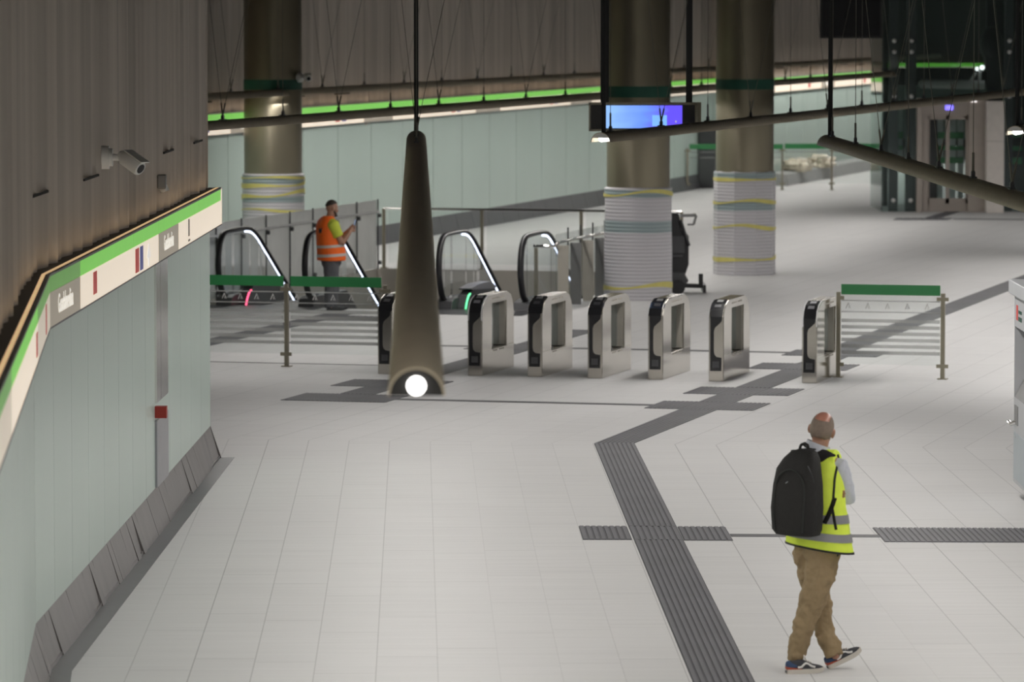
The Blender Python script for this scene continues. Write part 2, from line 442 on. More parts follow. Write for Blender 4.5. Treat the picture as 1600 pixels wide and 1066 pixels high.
def sm(pts, k=6):
    """Catmull-Rom through points"""
    P = [Vector(p) for p in pts]; out = []
    for i in range(len(P) - 1):
        p0 = P[max(i - 1, 0)]; p1 = P[i]; p2 = P[i + 1]; p3 = P[min(i + 2, len(P) - 1)]
        for j in range(k):
            t = j / k
            out.append(0.5 * ((2 * p1) + (p2 - p0) * t + (2 * p0 - 5 * p1 + 4 * p2 - p3) * t * t + (3 * p1 - p0 - 3 * p2 + p3) * t ** 3))
    out.append(P[-1]); return out
Zv = Vector((0, 0, 1))

# ================================================================== THE SETTING
# ---- floor: near zone and far zone meet on a mitre through the tactile bend; a rectangular pit is left open for the escalators
PIT_S0, PIT_S1, PIT_R0, PIT_R1 = 20.25, 30.7, -11.55, -6.0
def build_floor():
    bm = bmesh.new(); uvl = bm.loops.layers.uv.new('UVMap')
    b_ang = math.radians(-1.2); B = Vector((math.sin(b_ang), math.cos(b_ang), 0)); T = Vector((math.cos(b_ang), -math.sin(b_ang), 0))
    def add(pts, near):
        f = bm.faces.new([bm.verts.new(p) for p in pts])
        for lp in f.loops:
            q = lp.vert.co - OR
            if near: lp[uvl].uv = (q.dot(T), q.dot(B))
            else: lp[uvl].uv = (q.dot(TX), q.dot(AX))
    m_ang = math.radians((14.93 - 1.2) / 2)          # mitre direction
    MD = Vector((math.cos(m_ang), -math.sin(m_ang), 0))
    l = OR - MD * 30; r = OR + MD * 40
    add([Vector((l.x, -6, 0)), Vector((r.x, -6, 0)), r, l], True)
    # far zone in s,r strips
    def mit_s(rr):  # s of the mitre at a given r
        k = rr / MD.dot(TX); return k * MD.dot(AX)
    R0, R1, S1 = -29.0, 39.0, 110.0
    def cell(r0, r1, s0a, s0b, s1):
        add([SR(s0a, r0), SR(s0b, r1), SR(s1, r1), SR(s1, r0)], False)
    cell(R0, PIT_R0, mit_s(R0), mit_s(PIT_R0), S1)
    cell(PIT_R1, R1, mit_s(PIT_R1), mit_s(R1), S1)
    cell(PIT_R0, PIT_R1, mit_s(PIT_R0), mit_s(PIT_R1), PIT_S0)
    cell(PIT_R0, PIT_R1, PIT_S1, PIT_S1, S1)
    bmesh.ops.remove_doubles(bm, verts=bm.verts[:], dist=1e-5)
    bmesh.ops.recalc_face_normals(bm, faces=bm.faces[:])
    if sum(f.normal.z for f in bm.faces) < 0: bmesh.ops.reverse_faces(bm, faces=bm.faces[:])
    me = bpy.data.meshes.new('floor'); bm.to_mesh(me); bm.free(); me.materials.append(M_floor)
    o = bpy.data.objects.new('floor', me); COL.objects.link(o)
    return struct(o)
floor = build_floor()
def slab(name, quad, m, parent, h=0.004, z=0.0):
    mb = MB(); mb.prism([Vector((p[0], p[1], z)) for p in quad], (0, 0, h)); return mb.build(name, m, parent)
def tactile(quad, nrib, parent=floor, along=True):
    """quad: four ground corners A B C D; ribs run from edge AB to edge DC"""
    A, B, C, Dd = [Vector((p[0], p[1], 0)) for p in quad]
    mb = MB(); mb.prism([A, B, C, Dd], (0, 0, 0.003))
    mb.mi = 1
    for k in range(nrib):
        f0 = (k + 0.16) / nrib; f1 = (k + 0.80) / nrib
        q = [A.lerp(B, f0), A.lerp(B, f1), Dd.lerp(C, f1), Dd.lerp(C, f0)]
        mb.prism([p + Vector((0, 0, 0.003)) for p in q], (0, 0, 0.005))
    return mb.build('tactile_paving', [M_tact, M_rib], parent)
# near strip, from the bend towards the camera
nA = Vector((0.872, 48.75, 0)); nB = Vector((1.303, 48.80, 0)); nC = Vector((1.96, 18.0, 0)); nD = Vector((1.535, 18.0, 0))
def nl(y): return nA.lerp(nD, (nA.y - y) / (nA.y - nD.y))
def nr(y): return nB.lerp(nC, (nB.y - y) / (nB.y - nC.y))
tactile([nA, nB, nr(40.93), nl(40.96)], 9)
tactile([nl(39.90), nr(39.88), nC, nD], 9)
tactile([nl(40.95), nr(40.92), nr(39.89), nl(39.91)], 8)
tactile([(0.595, 40.97), (1.024, 40.95), (1.047, 39.92), (0.617, 39.93)], 8)
tactile([(1.477, 40.92), (1.903, 40.91), (1.925, 39.86), (1.497, 39.88)], 8)
tactile([(3.21, 40.83), (5.50, 40.76), (5.52, 39.68), (3.234, 39.76)], 44)
slab('floor_line', [(1.92, 40.36), (3.22, 40.30), (3.225, 40.12), (1.925, 40.17)], M_line, floor)
# far strips and crosses
def tq(s0, s1, r0, r1): return [SR(s0, r0), SR(s0, r1), SR(s1, r1), SR(s1, r0)]
tactile([nA, nB, SR(4.30, 0.405), SR(4.30, -0.03)], 9)
def cross(s, r0, ncol):
    for k in range(ncol):
        tactile(tq(s, s + 1.0, r0 + 0.4325 * k + 0.003, r0 + 0.4325 * (k + 1) - 0.003), 8)
cross(4.31, -0.465, 3); tactile(tq(5.32, 6.37, -0.04, 0.395), 9); cross(6.39, -0.48, 3)
tactile(tq(7.43, 10.28, -0.05, 0.385), 9); cross(10.30, -0.53, 3); tactile(tq(11.32, 12.6, -0.07, 0.36), 9)
cross(12.64, -0.56, 3); tactile(tq(13.67, 34.5, -0.19, 0.24), 9)
cross(4.27, -4.86, 3); tactile(tq(5.30, 6.37, -4.44, -4.01), 9); cross(6.39, -4.90, 3)
tactile(tq(7.43, 12.6, -4.45, -4.02), 9); cross(12.64, -4.95, 3); tactile(tq(13.67, 16.6, -4.47, -4.03), 9)
tactile(tq(11.0, 19.0, -8.88, -8.45), 9); tactile(tq(17.6, 18.6, -8.44, -7.6), 9); 
slab('floor_line', tq(4.66, 4.84, -3.56, -0.47), M_line, floor)
slab('floor_line', tq(13.05, 13.25, -3.64, -0.57), M_line, floor)
slab('floor_line', tq(13.05, 13.25, -8.44, -4.96), M_line, floor)
slab('floor_line', tq(9.6, 9.66, -12, -4.95), M_line, floor)
# far patches in front of the lift and behind the barriers
tactile([G(1400, 341), G(1490, 341), G(1480, 344), G(1395, 344)], 8)
tactile([G(1445, 340.5), G(1470, 340.5), G(1500, 331), G(1478, 331)], 6)
slab('floor_line', [G(1490, 341.5), G(1600, 342.5), G(1600, 344), G(1490, 343)], M_line, floor)

# ---- left wall: glass cladding below, fluted concrete above, bend towards the camera
WC = Vector((-3.10, 47.2, 0)); WB = Vector((-3.33, 32.0, 0)); WN = Vector((-1.83, 12.0, 0)); WK = Vector((-9.5, 47.6, 0))
def outward(p, q):   # normal pointing into the hall (to the right of the direction away from the camera)
    d = (q - p).normalized(); return Vector((d.y, -d.x, 0))
def fluted(mb, p, q, z0, z1, n, depth=0.055, pitch=0.62, seed=1):
    rnd = random.Random(seed); L = (q - p).length; d = (q - p) / L
    x = 0.0; prof = [(0, 0)]
    while x < L - 0.02:
        w = pitch * rnd.choice((0.55, 0.8, 1.0, 1.3)); e = depth * rnd.uniform(0.35, 1.0); w = min(w, L - x)
        if rnd.random() < 0.25:   # a joint groove
            prof += [(x + 0.004, -0.03), (x + 0.018, -0.03), (x + 0.022, 0)]
        prof += [(x + w * 0.30, e * 0.6), (x + w * 0.45, e), (x + w * 0.62, e), (x + w * 0.80, e * 0.45), (x + w, 0)]
        x += w
    prof = [c for c in prof if c[0] <= L]
    lo = [p + d * a + n * b + Zv * z0 for a, b in prof]; hi = [p + d * a + n * b + Zv * z1 for a, b in prof]
    vl = [mb.v(a) for a in lo]; vh = [mb.v(a) for a in hi]
    for i in range(len(vl) - 1): mb.face([vl[i], vl[i + 1], vh[i + 1], vh[i]])
    bl = [mb.v(c - n * 0.25) for c in (lo[0], lo[-1])]; bh = [mb.v(c - n * 0.25) for c in (hi[0], hi[-1])]
    mb.face([vl[0], vh[0], bh[0], bl[0]]); mb.face([vl[-1], bl[1], bh[1], vh[-1]]); mb.face([bl[0], bh[0], bh[1], bl[1]])
    mb.face(vl[::-1] + [bl[0], bl[1]][::1]) if False else None
n1 = outward(WB, WC); n2 = outward(WN, WB); nk = Vector((0.06, 1, 0)).normalized()
mb = MB()
fluted(mb, WB - n1 * 0.05, WC - n1 * 0.05 - (WC - WB).normalized() * 0.0, 2.35, 7.5, n1, seed=3)
fluted(mb, WN - n2 * 0.05, WB - n2 * 0.05, 2.35, 7.5, n2, seed=4)
mb.box((WC + WK) / 2 + Vector((-0.2, -0.2, 3.75)), (6.4, 0.3, 7.5))
# staggered horizontal panel joints
mb.mi = 1
def on_wall(px, py, plane_p, plane_n):
    d = ray(px, py); o = Vector((0, 0, CAM_H)); t = (plane_p - o).dot(plane_n) / d.dot(plane_n); return o + d * t
for (xa, ya, xb, yb) in [(46, 309, 75, 299), (131, 281, 154, 274), (256, 239, 271, 234), (303, 224, 316, 219)]:
    a_ = on_wall(xa, ya, WB - n1 * 0.002, n1); b_ = on_wall(xb, yb, WB - n1 * 0.002, n1)
    b_.z = a_.z = (a_.z + b_.z) / 2
    mb.beam(a_, b_, 0.012, 0.018)
wall_left = struct(mb.build('wall_left', [M_conc, M_joint]))
def cladding(name, p, q, z0, z1, n, parent, m, wid=1.18, th=0.05, gap=0.008):
    mb = MB(); L = (q - p).length; d = (q - p) / L; k = max(1, round(L / wid)); w = L / k
    for i in range(k):
        a = p + d * (i * w + gap / 2) + Zv * z0; b = p + d * ((i + 1) * w - gap / 2) + Zv * z0
        mb.prism([a, b, b - n * th, a - n * th], (0, 0, z1 - z0))
    return mb.build(name, m, parent)
cladding('glass_cladding', WB, WC, 0.30, 2.42, n1, wall_left, M_clad)
cladding('glass_cladding', WN, WB, 0.30, 2.42, n2, wall_left, M_clad)
cladding('glass_cladding', WC - n1 * .05, WK, 0.30, 2.42, nk, wall_left, M_clad)
# sloped steel skirting and the polished strip in the floor before it
def skirting(name, p, q, n, h, out, m, wid, parent=None, ends=(0, 0)):
    mb = MB(); L = (q - p).length; d = (q - p) / L; k = max(1, round(L / wid)); w = L / k
    for i in range(k):
        a = p + d * (i * w + 0.006); b = p + d * ((i + 1) * w - 0.006)
        mb.prism([a + Zv * h, a + n * out, a - n * 0.05, a + Zv * h - n * 0.05], b - a)
    return mb.build(name, m, parent)
mb = MB()
for (p, q, n, seed) in ((WB, WC, n1, 1), (WN, WB, n2, 2)):
    rnd = random.Random(seed); L = (q - p).length; d = (q - p) / L; x = 0.0
    while x < L - 0.01:
        w = min(rnd.choice((0.25, 0.5, 0.8, 1.1)), L - x)
        a = p + d * (x + 0.008); b = p + d * (x + w - 0.008); tl = rnd.uniform(-0.012, 0.012)
        mb.prism([a + Zv * 0.335, a + n * (0.105 + tl), a - n * 0.05, a + Zv * 0.335 - n * 0.05], b - a); x += w
    mb.prism([p + Zv * 0.004, p + n * 0.10 + Zv * 0.004, p + n * 0.10 + Zv * 0.03, p + Zv * 0.03], q - p)
baseboard_left = struct(mb.build('baseboard_left', M_skirt))
k1 = n1 * 0.10; k2 = n1 * 0.24
mb = MB(); e1 = (WC - WB).normalized() * 0.05
bis = (n1 + n2).normalized()
mb.prism([WB + bis * 0.10, WC + k1, WC + k2 + e1, WB + bis * 0.25], (0, 0, 0.006))
mb.prism([WN + n2 * 0.10, WB + bis * 0.10, WB + bis * 0.25, WN + n2 * 0.25], (0, 0, 0.006))
mb.build('kerb_strip', M_kerb, floor)

# ---- back wall along the hall axis
def bw(Y, z=0.0): return Vector((2.28 + 0.2667 * (Y - 108.0), Y, z))
nb = TX.copy()
BW0, BW1 = bw(66.0), bw(118.8)
def bw2(Y, z=0.0): return Vector((7.11 + 0.2667 * (Y - 120.5), Y, z))
BS0, BS1 = bw2(118.8), bw2(135.0)
mb = MB(); fluted(mb, BW0 - nb * 0.06, BW1 - nb * 0.06, 2.35, 7.5, nb, depth=0.07, pitch=0.8, seed=9)
fluted(mb, BS0 - nb * 0.06, BS1 - nb * 0.06, 2.35, 7.5, nb, depth=0.07, pitch=0.8, seed=10)
mb.prism([BW1 - Vector((.4, 0, 0)), BS0 - nb * .06, BS0 - nb * .06 + Vector((0, .2, 0)), BW1 + Vector((-.4, .2, 0))], (0, 0, 7.5))
mb.prism([BS1 - nb * .3, BS1 - nb * .06, Vector((11.4, 150.2, 0)), Vector((11.1, 150.2, 0))], (0, 0, 7.5))
mb.mi = 1
rnd = random.Random(5); Y = 79.0
while Y < 133:
    z = rnd.choice((3.02, 3.05, 2.98)); f_ = bw if Y < 117 else bw2; mb.beam(f_(Y, z) + nb * 0.01, f_(Y + 0.9, z) + nb * 0.01, 0.02, 0.022); Y += rnd.uniform(1.9, 3.2)
wall_back = struct(mb.build('wall_back', [M_conc, M_joint]))
cladding('glass_cladding', BW0, BW1, -6.0, 2.42, nb, wall_back, M_clad, wid=2.2, gap=0.03)
cladding('glass_cladding', BS0, BS1, 0.0, 2.42, nb, wall_back, M_clad, wid=2.2, gap=0.03)
cladding('glass_cladding', BW1 + Vector((0, 0, 0)), BS0 - Vector((0, .0, 0)), 0.0, 2.42, Vector((0, -1, 0)), wall_back, M_clad, wid=2.2)
struct(skirting('baseboard_back', SR(30.8, (bw(80) - OR).dot(TX)), bw(118.5), nb, 0.36, 0.10, M_bskirt, 1.2))
mb = MB(); mb.prism([BS0 + Zv * .34, BS0 + nb * .42 + Zv * .30, BS0 + nb * .48, BS0 - nb * .02], BS1 - BS0); struct(mb.build('baseboard_ledge', mat('grey_ledge_panel', (0.36, 0.36, 0.35), 0.5, var=.1)))
# end wall, right wall, wall behind the camera, ceiling
mb = MB(); mb.box((26, 150.2, 3.75), (32, 0.4, 7.5)); wall_end = struct(mb.build('wall_end', M_dkwall))
cladding('glass_cladding', Vector((11.3, 149.98, 0)), Vector((41, 149.98, 0)), 0.3, 2.42, Vector((0, -1, 0)), wall_end, M_clad, wid=2.0)
mb = MB(); mb.prism([Vector((5.9, -5, 0)), Vector((5.9, 45, 0)), Vector((6.2, 45, 0)), Vector((6.2, -5, 0))], (0, 0, 7.5))
mb.prism([Vector((6.2, 44.8, 0)), Vector((14.5, 44.8, 0)), Vector((14.5, 45, 0)), Vector((6.2, 45, 0))], (0, 0, 7.5))
mb.prism([Vector((14.5, 45, 0)), Vector((41.6, 150, 0)), Vector((42.0, 150, 0)), Vector((14.9, 45, 0))], (0, 0, 7.5))
struct(mb.build('wall_right', M_plain))
mb = MB(); mb.box((0, -5.1, 3.75), (12, 0.2, 7.5)); struct(mb.build('wall_rear', M_plain))
mb = MB(); mb.box((14, 72, 7.6), (58, 160, 0.2)); struct(mb.build('ceiling', M_ceil))
# escalator pit lining
mb = MB()
def pw(s0, r0, s1, r1, z0=-6.2, z1=-0.002):
    a = SR(s0, r0); b = SR(s1, r1); mb.prism([a + Zv * z0, b + Zv * z0, b + Zv * z1, a + Zv * z1], Vector((0, 0, 0)) + (b - a).cross(Zv).normalized() * 0.2)
pw(PIT_S1, PIT_R1, PIT_S1, PIT_R0); pw(PIT_S0, PIT_R0, PIT_S0, PIT_R1); pw(PIT_S1, PIT_R0, PIT_S0, PIT_R0); pw(PIT_S0, PIT_R1, PIT_S1, PIT_R1)
mb.prism([SR(PIT_S0, PIT_R0, -6.2), SR(PIT_S0, PIT_R1, -6.2), SR(PIT_S1, PIT_R1, -6.2), SR(PIT_S1, PIT_R0, -6.2)], (0, 0, -0.2))
struct(mb.build('wall_pit', M_beige))
# ================================================================== SIGN BANDS
def band_segment(root, p, q, n, mods, pics, ext=0.0, dep=0.115, zb=2.41, zg=2.655, zt=2.78, back=0.10):
    d = (q - p).normalized(); L = (q - p).length
    def at(x, off, z): return p + d * x + n * off + Zv * z
    mb = MB(root)
    mb.prism([at(0, -back, zb), at(0, dep - 0.012, zb), at(0, dep - 0.012, zt), at(0, -back, zt)], d * (L + ext))
    mb.build('housing', M_black, root)
    mb = MB(root); mb.prism([at(0, dep * 0.50, zt), at(0, dep * 0.74, zt), at(0, dep * 0.74, zt + 0.003), at(0, dep * 0.50, zt + 0.003)], d * (L + ext)); mb.build('uplight', M_amber, root)
    mb = MB(root); mb.prism([at(0, dep - 0.02, zt - 0.012), at(0, dep + 0.003, zt - 0.012), at(0, dep + 0.003, zt + 0.004), at(0, dep - 0.02, zt + 0.004)], d * (L + ext))
    mb.prism([at(0, dep - 0.02, zb - 0.012), at(0, dep + 0.003, zb - 0.012), at(0, dep + 0.003, zb), at(0, dep - 0.02, zb)], d * (L + ext)); mb.build('edge_trim', M_dkmetal, root)
    for (a, b, kind) in mods:
        b = min(b, L + ext)
        if b <= a: continue
        dim = kind in ('name', 'dimname')
        mb = MB(root); mb.prism([at(a + .002, dep - 0.012, zg), at(b - .002, dep - 0.012, zg), at(b - .002, dep, zg), at(a + .002, dep, zg)], Zv * (zt - zg - 0.012))
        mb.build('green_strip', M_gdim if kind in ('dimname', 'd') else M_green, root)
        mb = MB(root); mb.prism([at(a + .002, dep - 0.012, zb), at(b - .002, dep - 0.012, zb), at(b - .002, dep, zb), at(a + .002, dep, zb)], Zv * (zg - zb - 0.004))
        if dim:
            o = mb.build('name_panel', M_name, root)
            c = at((a + b) / 2, dep + 0.001, (zb + zg) / 2 + 0.005)
            Mx = frame_matrix(d, Zv, n, c); Mx = root.matrix_basis.inverted() @ Mx
            t = text_obj('Guadalmedina', 0.195, Mx, M_letter, 'lettering', o, sx=0.86)
        else:
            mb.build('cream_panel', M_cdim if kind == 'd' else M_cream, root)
    for (x, w, z0, z1, m, nm) in pics:
        mb = MB(root); mb.prism([at(x, dep, z0), at(x + w, dep, z0), at(x + w, dep, z1), at(x, dep, z1)], n * 0.003); mb.build(nm, m, root)
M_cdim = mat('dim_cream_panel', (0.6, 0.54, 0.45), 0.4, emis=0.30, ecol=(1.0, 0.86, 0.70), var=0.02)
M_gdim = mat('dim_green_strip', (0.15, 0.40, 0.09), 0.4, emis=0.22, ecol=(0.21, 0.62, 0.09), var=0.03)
sb = thing('sign_band', 'lit sign band in green and cream along the near left wall, bending towards the camera', 'sign', WB + Vector((0, 0, 2.41)))
pz0, pz1 = 2.46, 2.61
band_segment(sb, WB, WC, n1, [(0.0, 1.95, 'dimname'), (1.95, 6.0, 'c'), (6.0, 8.25, 'c'), (8.25, 10.25, 'name'), (10.25, 12.5, 'c'), (12.5, 15.3, 'c')],
             [(2.85, .25, pz0, pz1 + .02, M_red, 'red_pictogram'), (6.15, .30, pz0 - .03, pz1 + .02, M_red, 'red_pictogram'), (6.55, .26, pz0 - .03, pz1 + .02, M_blue, 'blue_pictogram'), (11.3, .12, pz0 + .02, pz1 + .03, M_dkmetal, 'dark_pictogram'),
              (11.28, .2, pz0 - .03, pz0 - .01, M_dkmetal, 'dark_pictogram')], ext=0.12)
# white arrow beside the red and blue line numbers
mb = MB(sb); d_ = (WC - WB).normalized()
def bp(x, z): return WB + d_ * x + n1 * 0.116 + Zv * z
mb.prism([bp(7.15, 2.50), bp(7.45, 2.50), bp(7.30, 2.62)], n1 * 0.003); mb.prism([bp(7.26, 2.43), bp(7.34, 2.43), bp(7.34, 2.5), bp(7.26, 2.5)], n1 * 0.003)
mb.build('arrow', M_white, sb)
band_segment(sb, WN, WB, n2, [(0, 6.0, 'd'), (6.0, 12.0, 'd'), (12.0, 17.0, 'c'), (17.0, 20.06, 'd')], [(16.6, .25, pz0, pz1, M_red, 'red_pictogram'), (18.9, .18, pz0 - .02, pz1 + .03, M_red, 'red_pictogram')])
mb = MB(sb); mb.prism([WC + d_ * 0.0 + n1 * 0.11 + Zv * 2.41, WC + d_ * 0.12 + n1 * 0.11 + Zv * 2.41, WC + d_ * 0.12 + n1 * 0.118 + Zv * 2.41, WC + n1 * 0.118 + Zv * 2.41], (0, 0, 0.37))
mb.build('corner_glow', M_cream, sb)

sb2 = thing('sign_band', 'long lit green and cream sign band on the far back wall behind the columns', 'sign', bw(80) + Vector((0, 0, 2.41)))
c15 = 1 / math.cos(math.atan(0.2667)); 
mods = []; pics = []; y0 = 66.0
def bx(Y): return (Y - y0) * c15
k = 80.6 - 7.8 * 2
ys = []
while k < 118:
    for a, b, kd in ((k, k + 1.9, 'name'), (k + 1.9, k + 4.85, 'c'), (k + 4.85, k + 7.8, 'c')):
        if b > y0 + 0.1: mods.append((max(0, bx(a)), bx(b), kd))
    if k > y0: pics.append((bx(k + 6.0), .28, pz0, pz1, M_red, 'red_pictogram')); pics.append((bx(k + 6.4), .28, pz0, pz1, M_blue, 'blue_pictogram'))
    k += 7.8
band_segment(sb2, BW0, BW1, nb, mods, pics)
band_segment(sb2, BS0, BS1, nb, [(0, 3.3, 'c'), (3.3, 6.2, 'c'), (6.2, 8.1, 'name'), (8.1, 11.2, 'c'), (11.2, 14.2, 'c'), (14.2, 16.75, 'c')], [(4.4, .28, pz0, pz1, M_red, 'red_pictogram'), (12.4, .28, pz0, pz1, M_red, 'red_pictogram')])
sb3 = thing('sign_band', 'short lit sign band on the dark end wall, seen through the lift glass', 'sign', Vector((15, 149.9, 2.41)))
band_segment(sb3, Vector((11.6, 149.96, 0)), Vector((24, 149.96, 0)), Vector((0, -1, 0)), [(0, 1.5, 'c'), (1.5, 3.0, 'name'), (3, 6, 'c'), (6, 9, 'c'), (9, 12.3, 'c')], [])

def uplight(p, q, n, w):
    c = (p + q) / 2 + n * 0.07; L = (q - p).length; d = (q - p) / L
    ld = bpy.data.lights.new('sign_uplight', 'AREA'); ld.shape = 'RECTANGLE'; ld.size = 0.03; ld.size_y = L; ld.energy = w * L; ld.color = (1.0, 0.72, 0.42)
    ob = bpy.data.objects.new('sign_uplight', ld); ob.location = (c.x, c.y, 2.79); ob.rotation_euler = (math.pi, 0, math.atan2(d.x, -d.y)); COL.objects.link(ob)
uplight(WB, WC, n1, 0.22); uplight(WN, WB, n2, 0.22); uplight(BW0, BW1, nb, 0.25); uplight(BS0, BS1, nb, 0.25)

# ================================================================== FITTINGS ON THE LEFT WALL
def wall1(px):   # distance along the near-left wall at a pixel column, at the cladding plane
    return on_wall(px, 400, WB, n1)
a0 = wall1(240.5); a1 = wall1(258.5); a0.z = a1.z = 0
sp_ = thing('steel_wall_panel', 'tall narrow stainless strip with a red block, set in the pale green left wall', 'wall panel', (a0 + a1) / 2 + Zv * 0.32)
mb = MB(sp_); mid_ = a0.lerp(a1, 0.36)
mb.prism([a0 + Zv * 1.10, mid_ - d_ * .01 + Zv * 1.10, mid_ - d_ * .01 + n1 * 0.02 + Zv * 1.10, a0 + n1 * 0.02 + Zv * 1.10], (0, 0, 1.30))
mb.prism([mid_ + d_ * .01 + Zv * 1.10, a1 + Zv * 1.10, a1 + n1 * 0.02 + Zv * 1.10, mid_ + d_ * .01 + n1 * 0.02 + Zv * 1.10], (0, 0, 1.30)); mb.build('mirror_panel', M_steel2, sp_)
mb = MB(sp_); mb.prism([a0 + Zv * 0.965, a0 + d_ * 0.1 + Zv * 0.965, a0 + d_ * 0.1 + n1 * 0.105 + Zv * 0.965, a0 + n1 * 0.105 + Zv * 0.965], (0, 0, 0.105)); mb.build('red_block', mat('deep_red_enamel', (0.30, 0.02, 0.012), 0.4), sp_)
mb = MB(sp_); mb.prism([a0 + Zv * 0.34, a1 + Zv * 0.34, a1 + n1 * 0.02 + Zv * 0.34, a0 + n1 * 0.02 + Zv * 0.34], (0, 0, 0.60)); mb.build('lower_panel', M_alu, sp_)

def cctv(name, label, base, n, aim, s=1.0):
    o = thing(name, label, 'camera', base)
    n = n.normalized(); b = base
    mb = MB(o); mb.tube([b - n * 0.03, b + n * 0.05 * s], 0.085 * s, 20); mb.tube([b + n * 0.05 * s, b + n * 0.075 * s], 0.065 * s, 20); mb.build('wall_mount', M_cam, o, smooth=True)
    e = b + n * 0.15 * s + Vector((0, 0, 0.01))
    mb = MB(o); mb.tube(sm([b + n * 0.06 * s, b + n * 0.13 * s, e], 3), 0.025 * s, 12); mb.ball(e, 0.042 * s); mb.build('arm', M_cam, o, smooth=True)
    aim = aim.normalized(); c = e + aim * 0.02 * s
    mb = MB(o); mb.tube([c - aim * 0.02 * s, c, c + aim * 0.15 * s, c + aim * 0.165 * s], [0.045 * s, 0.058 * s, 0.058 * s, 0.05 * s], 18); 
    mb.build('camera_body', M_cam, o, smooth=True)
    mb = MB(o); mb.tube([c + aim * 0.163 * s, c + aim * 0.169 * s], 0.036 * s, 16); mb.build('lens', M_blkgl, o, smooth=True)
    mb = MB(o); up = Vector((0, 0, 1)); up = (up - aim * up.dot(aim)).normalized(); mb.beam(c + up * 0.062 * s, c + aim * 0.18 * s + up * 0.062 * s, 0.10 * s, 0.008 * s, up); mb.build('sun_hood', M_cam, o)
    return o
cb = on_wall(160, 246, WB - n1 * 0.02, n1)
cctv('security_camera', 'pale bullet security camera on the fluted left wall, pointing down to the right', cb, n1, Vector((0.75, -0.5, -0.5)), 1.1)
cb = on_wall(246, 284, WB - n1 * 0.02, n1)
o = thing('junction_box', 'small grey box lamp low on the fluted left wall right of the security camera', 'box', cb)
mb = MB(o); mb.box(cb + n1 * 0.04, (0.08, 0.14, 0.13)); mb.build('case', M_mdmetal, o, bevel=0.015)
mb = MB(o); mb.tube([cb + n1 * 0.05 - Zv * 0.04, cb + n1 * 0.07 - Zv * 0.09], 0.04, 14); mb.build('dome', M_cam, o, smooth=True)

# ================================================================== COLUMNS
def column(label, c, ztop_wrap, seed, tapes, n=40, rb=0.535, a0=0.0, lift=0.0):
    o = thing('column', label, 'column', (c[0], c[1], 0))
    mb = MB(); mb.lathe([(0.5, ztop_wrap - 0.3 if seed else 0), (0.5, 7.45)], (0, 0, 0), 64); mb.build('shaft', M_colst, o, smooth=True)
    mb = MB(); mb.lathe([(0.5, 3.20), (0.506, 3.20), (0.506, 3.375), (0.5, 3.375)], (0, 0, 0), 64); mb.build('ring', M_ringgr, o, smooth=True)
    rnd = random.Random(seed); zs = [0.0, 0.35, 0.8, 1.2, 1.55, ztop_wrap - 0.02, ztop_wrap]
    mb = MB(); mb.lathe([(rb + (0.008 if i == 0 else rnd.uniform(-0.006, 0.006)) - (0.03 if i == len(zs) - 1 else 0), z) for i, z in enumerate(zs)], (0, 0, 0), n, a0)
    w = mb.build('wrapping', wrap_mat(seed), o, smooth=(n > 20))
    for (z, amp, ph, wd) in tapes:
        mb = MB(); m = 72; rings = []
        for k in range(m):
            t = 2 * math.pi * k / m; zz = z + amp * math.sin(t + ph) + amp * 0.4 * math.sin(3 * t + ph * 2); r = rb + 0.012
            if n <= 20:
                kk = (t - a0) % (2 * math.pi / n); r = rb * math.cos(math.pi / n) / math.cos(kk - math.pi / n) + 0.012
            p = Vector((r * math.cos(t), r * math.sin(t), 0)); ww = wd * (0.8 + 0.4 * math.sin(2 * t + ph))
            rings.append([p + Zv * (zz - ww), p * 1.006 + Zv * (zz - ww), p * 1.006 + Zv * (zz + ww), p + Zv * (zz + ww)])
        mb.loft(rings, closed=True); mb.build('tape', M_tape, w)
    return o
column('bronze steel column behind the orange-vested worker, wrapped low with film and yellow tape', (-4.12, 79.5), 1.76, 1, [(1.58, 0.03, 0.5, 0.035), (1.40, 0.05, 1.5, 0.035), (1.68, 0.02, 3.0, 0.02), (1.12, .03, 4.0, .02)])
column('bronze steel column behind the hanging screen, wrapped low in white film', (2.0, 73.0), 1.78, 2, [(1.66, 0.05, 2.6, 0.03), (0.20, 0.04, 2.2, 0.04)])
column('bronze steel column right of the hanging screen, its white wrap creased down one edge', (4.03, 79.8), 1.79, 3, [(0.28, 0.015, 0.6, 0.035), (0.80, 0.05, 3.4, 0.03), (1.24, 0.04, 2.9, 0.03), (1.65, 0.0, 0.3, 0.03)], n=9, rb=0.545, a0=math.radians(-72))

